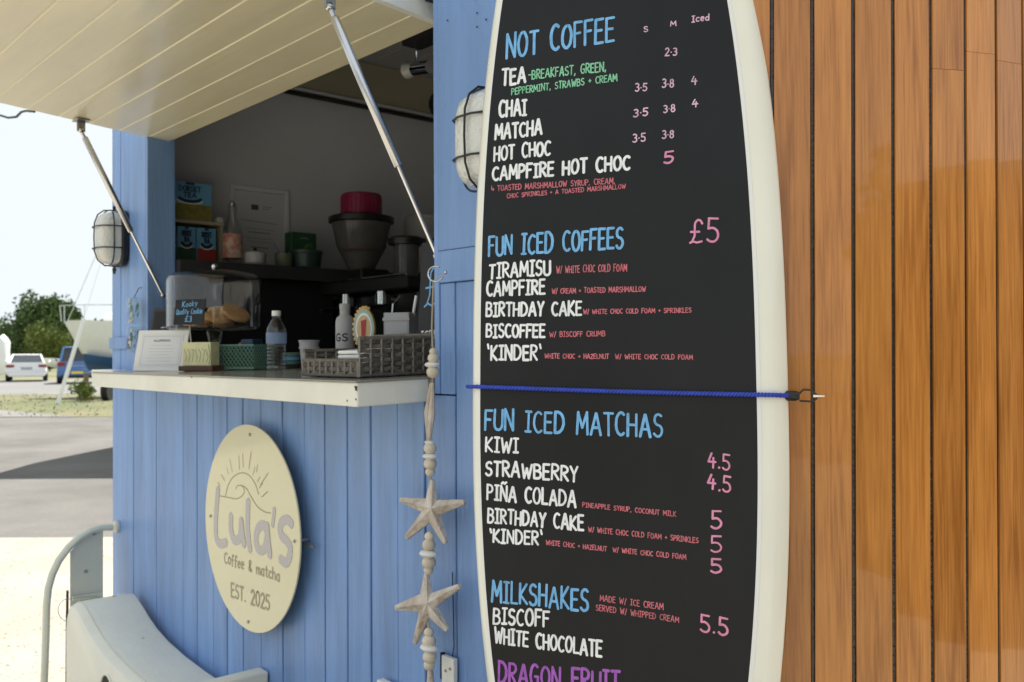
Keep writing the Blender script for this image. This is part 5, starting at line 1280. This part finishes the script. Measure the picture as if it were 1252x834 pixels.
# ledges
q0 = hy(315, 815.6, -.012)
t = thing('pale_arm_beam', 'pale grey squared beam running out from the wall beneath the round sign', 'beam', (q0.x, -.3, .3))
B().box((q0.x, -.62, q0.z-.05), (q0.x+.055, -.005, q0.z)).build('beam', M['greyp'], t, bevel=.006)
B().box((q0.x+.005, -.60, .0), (q0.x+.05, -.55, q0.z-.051)).build('leg', M['greyp'], t)
q1 = hy(467, 829, -.01); q2 = hy(530, 836, -.01)
t = thing('white_step', 'corner of a white board standing on the ground below the starfish garland', 'board', (q1.x+.1, -.03, 0))
B().box((q1.x, -.026, .0), (q2.x+.03, -.006, q1.z)).build('panel', M['white_trim'], t, bevel=.003)
# socket bracket
p = hy(549, 822, -.01); t = thing('wall_bracket', 'small white metal bracket with black gasket low on the blue wall', 'bracket', p)
B().box((p.x-.020, -.016, p.z-.045), (p.x+.024, -.004, p.z+.035)).build('plate', M['white_trim'], t, bevel=.002)
B().box((p.x-.030, -.013, p.z-.022), (p.x-.0205, -.003, p.z+.038)).build('gasket', M['blackm'], t, bevel=.002)
for (dx, dz) in ((.012, .012), (-.004, .004), (.014, -.03)): B().lathe([(.0035, 0), (.003, .002)], (p.x+dx, -.0165, p.z+dz), 10, ax='Y').build('screw', M['steel_d'], t)
b = B(); b.tube([hy(553, 700, -.005), hy(554, 740, -.006), hy(555, 790, -.006), hy(553, 803, -.006)], .0012, 5); b.build('wire', M['blackm'], t)

# glass sprig holder hanging on the far post
p = hy(164, 398, -.035)
t = thing('glass_sprig_holder', 'hanging clear glass holder with green sprigs on the far post', 'glass holder', p)
pt_ = hy(164, 362, -.035); pb2 = hy(164, 433, -.035); hh = pt_.z-pb2.z
for k in range(2):
    z0_ = pb2.z+k*hh*.5+.004; B().lathe([(.018, z0_), (.024, z0_+.01), (.026, z0_+hh*.42), (.022, z0_+hh*.45)], (p.x, p.y, 0), 18).build('glass', M['glass'], t)
    b = B()
    for j in range(16):
        a = rnd.uniform(0, 6.28); zz = z0_+rnd.uniform(.01, hh*.38); c0_ = V3((p.x+.013*math.cos(a), p.y+.013*math.sin(a), zz))
        b.add([c0_, c0_+V3((.008, 0, .012)), c0_+V3((.002, .004, .022)), c0_+V3((-.007, 0, .010))], [(0, 1, 2), (0, 2, 3)])
    b.build('sprigs', M['leafd'], t, smooth=0)
    b = B()
    for j in range(7): b.ball(V3((p.x+rnd.uniform(-.016, .016), p.y-.012, z0_+rnd.uniform(.0, hh*.42))), .006, n=8, m_=5)
    b.build('white_flowers', M['shell'], t)
b = B(); b.tube([(p.x, p.y+.0, pt_.z-.005), (p.x, -.018, pt_.z+.03), (p.x, -.006, pt_.z+.032)], .0014, 5); b.tube([(p.x-.028, p.y, pb2.z+.03), (p.x-.03, p.y, pb2.z+.09)], .003, 6); b.build('wire', M['rust'], t)

# ================================================================== background
def tree(name, label, cat, base, h, w, lm, nleaf, seed, ls, group=None, bush=False):
    r = random.Random(seed); t = thing(name, label, cat, base, group)
    b = B(); th = h*(.12 if bush else .30)
    b.tube([base, base+V3((w*.01, 0, th)), base+V3((0, w*.01, h*.55))], [h*.035, h*.026, h*.01], 8)
    cl = []
    for k in range(16 if not bush else 10):
        a = r.uniform(0, 6.28); q = r.random()**.6; zz = r.uniform(.32 if not bush else .2, .9); env = math.sin(math.pi*min(1, max(.05, (zz-.15)/.95)))**.6
        c = base+V3((math.cos(a)*w*.36*q*env, math.sin(a)*w*.36*q*env, h*zz)); cl.append((c, w*r.uniform(.13, .24)))
        b.tube([base+V3((0, 0, th+r.random()*h*.15)), base.lerp(c, .6)+V3((0, 0, h*.2)), c], [h*.012, h*.008, h*.003], 5)
    b.build('trunk', M['bark'], t)
    b = B()
    for i in range(nleaf):
        c, rr = cl[i % len(cl)]; d = V3((r.gauss(0, 1), r.gauss(0, 1), r.gauss(0, 1)*.8)).normalized()*rr*(r.random()**.35)*r.uniform(.8, 1.15)
        p = c+d; s_ = ls*r.uniform(.6, 1.3); u = V3((r.gauss(0, 1), r.gauss(0, 1), r.gauss(0, 1))).normalized(); v_ = u.orthogonal().normalized()
        w1 = u.cross(v_)
        b.add([p+u*s_, p+v_*s_*.6, p-u*s_, p-v_*s_*.6+w1*s_*.2], [(0, 1, 2, 3)])
    b.build('crown', lm, t, smooth=0); return t
tree('broadleaf_tree', 'large dark green tree standing behind the parked white car', 'tree', lat(95, -47.3), 6.9, 8.0, M['leaf1'], 8000, 1, .22)
tree('broadleaf_tree', 'dark tree beside the boat bow, partly hidden by rigging', 'tree', lat(100, -46.0), 5.2, 5.4, M['leaf1'], 4500, 2, .2)
tree('broadleaf_tree', 'dark tree cut off by the left edge of the photo', 'tree', lat(98, -52.6), 4.3, 5.5, M['leaf1'], 4000, 3, .2)
tree('olive_bush', 'round olive green bush in front of the dark trees', 'bush', lat(80, -40.0), 3.6, 5.2, M['leaf2'], 6000, 4, .14, bush=True)
tree('scrub_bush', 'low green scrub growing round the post under the boat', 'bush', lat(28.0, -12.7), .55, 1.1, M['leaf2'], 900, 5, .045, bush=True)
hd = B(); r = random.Random(9)
for i in range(14000):
    s_ = r.uniform(-75, -30); d = 108+r.uniform(0, 4); z = r.random()**.7*(2.6+1.2*noise.noise(V3((s_*.25, 0, 0)))); p = lat(d, s_, z); a = r.uniform(0, 6.28)
    u = V3((r.gauss(0, 1), r.gauss(0, 1), r.gauss(0, 1))).normalized()*.3; v_ = u.orthogonal().normalized()*.2
    hd.add([p+u, p+v_, p-u, p-v_], [(0, 1, 2, 3)])
o = hd.build('far_hedgerow', M['leaf1'], smooth=0); o['kind'] = 'stuff'; o['label'] = 'distant hedgerow beyond the car park'

def car(name, label, base, ang, L, Wd, H, belt, paint, hatch=False, plate_m=None):
    """rear faces local -y"""
    t = thing(name, label, 'car', base); T = Matrix.Translation(base) @ Matrix.Rotation(ang, 4, 'Z')
    hw = Wd/2
    if hatch: st = [(0, .35, .80, .95), (.04, .28, belt, .98), (.5, .25, belt, 1), (L*.5, .25, belt, 1), (L*.78, .26, belt*.97, .98), (L*.95, .3, belt*.78, .92), (L, .38, belt*.62, .8)]
    else: st = [(0, .38, .72, .88), (.06, .28, belt+.02, .95), (.5, .25, belt, 1), (L*.5, .25, belt-.02, 1), (L*.78, .26, belt*.92, .98), (L*.95, .3, belt*.75, .9), (L, .38, belt*.6, .76)]
    b = B(); vs = []
    for (y, z0, z1, k) in st:
        for (x, z) in ((-.86, z0), (-1, z0+.14), (-1.0, (z0+z1)/2), (-.93, z1-.05), (-.84, z1), (.84, z1), (.93, z1-.05), (1.0, (z0+z1)/2), (1, z0+.14), (.86, z0)): vs.append(T @ V3((x*hw*k, y, z)))
    n = 10; fs = [(i*n+k, i*n+(k+1) % n, (i+1)*n+(k+1) % n, (i+1)*n+k) for i in range(len(st)-1) for k in range(n)]+[tuple(range(n)), tuple((len(st)-1)*n+k for k in range(n))]
    b.add(vs, fs); b.build('body', paint, t, smooth=45)
    y0, y1, y2, y3 = (.10, .42, L*.55, L*.74) if hatch else (.30, 1.15, L*.52, L*.72)
    b = B(); gh = [(y0, .80, belt-.02, 1.0), (y1, .66, H-.02, .8), (y2, .66, H-.03, .8), (y3, .8, belt-.04, 1)]
    bt = [T @ V3((x*hw, y, belt-.04)) for x, y in ((-.84, y0), (.84, y0), (.84, y3), (-.84, y3))]
    tp = [T @ V3((x*hw, y, H-.035)) for x, y in ((-.66, y1), (.66, y1), (.66, y2), (-.66, y2))]
    b.hexa(bt, tp); b.build('cabin_glass', M['carglass'], t, bevel=.03)
    rt = [T @ V3((x*hw, y, H)) for x, y in ((-.60, y1+.05), (.60, y1+.05), (.60, y2-.05), (-.60, y2-.05))]; rb_ = [T @ V3((x*hw, y, H-.04)) for x, y in ((-.68, y1-.04), (.68, y1-.04), (.68, y2+.04), (-.68, y2+.04))]
    b = B(); b.hexa(rb_, rt); b.build('roof', paint, t, bevel=.012)
    for sx in (-1, 1):
        b = B()
        b.tube([T @ V3((sx*.83*hw, y0, belt-.02)), T @ V3((sx*.67*hw, y1-.02, H-.03))], .05, 6); b.build('rear_pillar', paint, t)
        B().tube([T @ V3((sx*.83*hw, y3, belt-.02)), T @ V3((sx*.67*hw, y2, H-.03))], .035, 6).build('front_pillar', paint, t)
        B().tube([T @ V3((sx*.83*hw, (y1+y2)/2, belt-.02)), T @ V3((sx*.67*hw, (y1+y2)/2, H-.03))], .03, 6).build('door_pillar', paint, t)
        lp = B(); lp.box((sx*.97*hw if sx < 0 else .58*hw, -.012 if not hatch else -.01, belt-.24), (sx*.58*hw if sx < 0 else .97*hw, .10, belt-.10 if not hatch else belt-.04), T); lp.build('tail_lamp', M['lred'], t, bevel=.015)
        b = B(); b.ball(T @ V3((sx*(hw+.09), L*.66, belt+.05)), .10, (1, .7, .7)); b.build('mirror', paint, t)
        for yy in (L*.17, L*.80):
            Tw = T @ Matrix.Translation((sx*(hw-.10), yy, .32)); b = B(); b.lathe([(.20, -.11), (.30, -.11), (.32, -.08), (.32, .08), (.30, .11), (.20, .11)], (0, 0, 0), 22, ax='X'); b.v = [Tw @ p for p in b.v]; w_ = b.build('wheel', M['tyre'], t)
            b = B(); b.lathe([(.05, -.10), (.2, -.09), (.2, .09), (.05, .10)], (0, 0, 0), 16, ax='X'); b.v = [Tw @ p for p in b.v]; rim = b.build('rim', M['steel_d'], w_, rel=V3(base))
    B().box((-.26, -.016, belt-.36 if not hatch else .48), (.26, .02, belt-.25 if not hatch else .59), T).build('number_plate', plate_m or M['plate'], t, bevel=.005)
    B().box((-hw*.84, -.05, .27), (hw*.84, .12, .44 if not hatch else .40), T).build('bumper', M['tyre'] if hatch else paint, t, bevel=.03)
    B().box((-.3, -.004, belt-.235), (.3, .03, belt-.215), T).build('badge_strip', M['steel'], t)
    return t
face = math.atan2(F0.y, F0.x)-math.pi/2
car('white_saloon', 'white saloon car parked seen from behind on the far left', lat(49, -25.3), face+R_(26), 4.7, 1.95, 1.43, .98, M['carw'], plate_m=M['greyc'])
car('blue_hatchback', 'dark blue hatchback parked under the grey boat bow', lat(45, -20.8), face+R_(24), 4.0, 1.78, 1.78, 1.08, M['carb'], hatch=True)
# boat on the hard
BL = lat(31, -14.75); T = Matrix.Translation(BL) @ Matrix.Rotation(math.atan2(R0.y, R0.x)+R_(6), 4, 'Z')
bo = thing('sailing_boat', 'grey and blue yacht hull propped up ashore beside the kiosk', 'boat', BL)
b = B(); vs = []; stn = [(0, .03, 1.42, 1.85), (.25, .22, 1.22, 1.9), (.7, .5, .98, 1.9), (1.6, .9, .86, 1.86), (3.2, 1.2, .80, 1.8), (5.2, 1.15, .84, 1.76), (7, .85, .98, 1.78)]
# x along, half beam, keel z, sheer z (scaled)
for (x, hb_, kz, sz) in stn:
    kz_ = kz; sz_ = sz+.62
    for (k, q) in ((-1, 1), (-.97, .72), (-.85, .42), (-.5, .12), (0, 0), (.5, .12), (.85, .42), (.97, .72), (1, 1)): vs.append(T @ V3((x+(1-q)*.55*(1 if x < 1 else .3), k*hb_, kz_+(sz_-kz_)*q)))
n = 9; fs = [(i*n+k, i*n+k+1, (i+1)*n+k+1, (i+1)*n+k) for i in range(len(stn)-1) for k in range(n-1)]+[tuple(range(n)), tuple((len(stn)-1)*n+k for k in range(n))]+[(i*n, (i+1)*n, (i+1)*n+n-1, i*n+n-1) for i in range(len(stn)-1)]
b.add(vs, fs); b.build('hull', M['hull'], bo, smooth=50)
b = B(); vs = []
for (x, hb_, kz, sz) in stn[2:]:
    for (k, q) in ((-.93, .36), (-.6, .12), (0, -.06), (.6, .12), (.93, .36)): vs.append(T @ V3((x+.05, k*(hb_+.02), kz-.02+(1.6)*q*.8)))
n = 5; fs = [(i*n+k, i*n+k+1, (i+1)*n+k+1, (i+1)*n+k) for i in range(len(stn)-3) for k in range(n-1)]+[tuple(range(n)), tuple((len(stn)-3)*n+k for k in range(n))]
b.add(vs, fs); b.build('bottom_paint', M['hullb'], bo, smooth=50)
B().box((1.4, -.55, 2.44), (4.6, .55, 2.75), T).build('cabin', M['white'], bo, bevel=.08)
b = B(); 
for x in (.1, .9, 1.8):
    b.tube([T @ V3((x, -.3 if x < .5 else -.8, 2.45)), T @ V3((x, -.3 if x < .5 else -.8, 3.0))], .015, 6)
b.tube([T @ V3((-.15, 0, 3.0)), T @ V3((.1, -.3, 3.0)), T @ V3((.9, -.8, 3.0)), T @ V3((1.8, -.8, 3.0))], .014, 6); b.tube([T @ V3((-.15, 0, 3.0)), T @ V3((-.1, 0, 2.5))], .015, 6)
b.build('pulpit_rail', M['steel'], bo)
B().box((1.9, -.12, -.0), (3.0, .12, 1.0), T).build('keel', M['hullb'], bo)
B().tube([T @ V3((3.0, 0, 2.4)), T @ V3((3.0, 0, 10))], .06, 8).build('mast', M['alloy'], bo)
for x in (.3,): B().tube([T @ V3((x-.2, 0, 2.5)), T @ V3((3.0, 0, 9.6))], .012, 5).build('forestay', M['steel'], bo)
t = thing('boat_trailer', 'dark wheeled cradle under the boat beside the counter end', 'trailer', T @ V3((1.4, 0, 0)))
wp = lat(28.5, -12.25, .30); b = B(); b.lathe([(.1, -.1), (.30, -.1), (.30, .1), (.1, .1)], (0, 0, 0), 18, ax='X'); Tw = Matrix.Translation(wp) @ Matrix.Rotation(math.atan2(R0.y, R0.x), 4, 'Z'); b.v = [Tw @ p for p in b.v]; b.build('wheel', M['tyre'], t)
b = B(); b.tube([wp, T @ V3((1.6, 0, .5)), T @ V3((3.5, 0, .5))], .05, 6); b.tube([T @ V3((1.6, -.1, .5)), T @ V3((1.6, -.3, 1.0))], .05, 6); b.build('chassis', M['steel_d'], t)
p = lat(28.6, -12.95); t = thing('timber_prop', 'short grey post standing in scrub under the boat', 'post', p); B().box((p.x-.06, p.y-.06, 0), (p.x+.06, p.y+.06, .85)).build('post', M['shed'], t, bevel=.01); B().box((p.x-.3, p.y-.2, 0), (p.x+.1, p.y+.2, .1)).build('foot', M['shed'], t, bevel=.01)
# leaning white spar
p0 = lat(26.6, -12.85, 0); p1 = lat(26.9, -12.25, 2.42)
t = thing('leaning_spar', 'white spar leaning up to the right from the grass', 'spar', p0)
B().tube([p0, p1], .055, 12).build('spar', M['alloy'], t)
p2 = p0.lerp(p1, 2.05)
B().tube([p1, p2], .008, 5).build('line', M['alloy'], t); B().ball(p2, .07).build('float', M['rust'], t)
# far white boat on a trailer and a covered white thing at the far left
def dinghy(d, s_, L_, label):
    p = lat(d, s_); T = Matrix.Translation(p) @ Matrix.Rotation(math.atan2(R0.y, R0.x)+R_(10), 4, 'Z'); t = thing('small_white_boat', label, 'boat', p)
    b = B(); vs = []; stn = [(0, .05, .75, 1.2), (L_*.2, .5, .5, 1.15), (L_*.6, .8, .42, 1.05), (L_, .75, .45, 1.05)]
    for (x, h_, k_, z_) in stn:
        for (k, q) in ((-1, 1), (-.85, .4), (0, 0), (.85, .4), (1, 1)): vs.append(T @ V3((x, k*h_, k_+(z_-k_)*q)))
    n = 5; b.add(vs, [(i*n+k, i*n+k+1, (i+1)*n+k+1, (i+1)*n+k) for i in range(3) for k in range(n-1)]+[tuple(range(n)), tuple(3*n+k for k in range(n))]+[(i*n, (i+1)*n, (i+1)*n+4, i*n+4) for i in range(3)])
    b.build('hull', M['carw'], t, smooth=40)
    B().box((L_*.3, -.4, 1.05), (L_*.55, .4, 1.35), T).build('cuddy', M['white'], t, bevel=.05)
    b = B(); b.box((L_*.4, -.7, .1), (L_*.5, .7, .42), T); b.build('cradle', M['rust'], t); return t
dinghy(62, -31.0, 4.2, 'small white boat ashore between the white and blue cars')
p = lat(60, -32.5); t = thing('covered_boat', 'tall white covered shape at the very left by the white car', 'covered boat', p)
b = B(); b.lathe([(.4, .1), (.5, .5), (.5, 1.0), (.42, 1.6), (.38, 2.2), (.3, 2.5), (.05, 2.7)], p, 14); 
for i, v in enumerate(b.v): b.v[i] = v+V3((1, 1, 0))*.12*noise.noise(v*1.7)
b.build('cover', M['carw'], t)

# added unseen sheds: one shades the yard, the other mirrors in the varnish
def shed(name, label, d0, d1, s0, s1, h, wallm):
    p = lat((d0+d1)/2, (s0+s1)/2); t = thing(name, label, 'shed', p)
    c4 = [lat(d0, s0), lat(d0, s1), lat(d1, s1), lat(d1, s0)]
    b = B(); b.hexa([q for q in c4], [q+V3((0, 0, h)) for q in c4]); b.build('wall', wallm, t)
    m0, m1 = lat((d0+d1)/2, s0-.15, h+(.45 if h > 2.5 else .25)), lat((d0+d1)/2, s1+.15, h+(.45 if h > 2.5 else .25))
    e = [lat(d0-.2, s0-.15, h+.001), lat(d0-.2, s1+.15, h+.001), lat(d1+.2, s1+.15, h+.001), lat(d1+.2, s0-.15, h+.001)]
    b = B(); b.add(e+[m0, m1], [(0, 1, 5, 4), (2, 3, 4, 5), (0, 4, 3), (1, 2, 5), (0, 3, 2, 1)]); b.build('roof', M['roof'], t, smooth=0)
    a_, b_2 = lat(d0-.03, s0+(s1-s0)*.3), lat(d0-.03, s0+(s1-s0)*.5); b = B(); q_ = F0*.03
    b.hexa([a_, b_2, b_2+q_*.9, a_+q_*.9], [x+V3((0, 0, 2.1)) for x in (a_, b_2, b_2+q_*.9, a_+q_*.9)]); b.build('door', M['roof'], t)
    return t
shed('shadow_shed', 'unseen shed added behind the kiosk to cast the yard shadow', 12.3, 15.5, -5.0, 1.0, 2.9, M['shed'])
a_ = R_(118); fd = (F0*math.cos(a_)+R0*math.sin(a_)).normalized(); sdv = V3((-fd.y, fd.x, 0)); bc_ = V3((CP.x, CP.y, 0))+fd*3.2
t = thing('reflection_shed', 'low unseen shed added as a dark reflection in the varnished wall', 'shed', bc_+fd)  # unseen, shaped for the dark lower reflection in the varnish
c4 = [bc_-sdv*3.6, bc_+sdv*3.6, bc_+sdv*3.6+fd*2.4, bc_-sdv*3.6+fd*2.4]
b = B(); b.hexa(c4, [q+V3((0, 0, 2.25)) for q in c4]); b.build('wall', M['shed'], t)
b = B(); b.hexa([q+V3((0, 0, 2.252)) for q in c4], [q+V3((0, 0, 2.31)) for q in c4]); b.build('roof', M['roof'], t)
for i, (d, s_, h) in enumerate(((-22, -13, 6.5), (-24, -5, 7.5), (-25, 3, 6.5), (-22, 11, 7), (-15, -18, 6))):
    tree('reflection_tree', ('leftmost', 'second from left', 'middle', 'second from right', 'separate nearer')[i]+' tree of the unseen row added for varnish reflections', 'tree', lat(d, s_), h, 6.5, M['leaf1'], 2500, 20+i, .3, group='unseen trees added for reflections')  # unseen trees added so the varnish mirrors them instead of a bare horizon
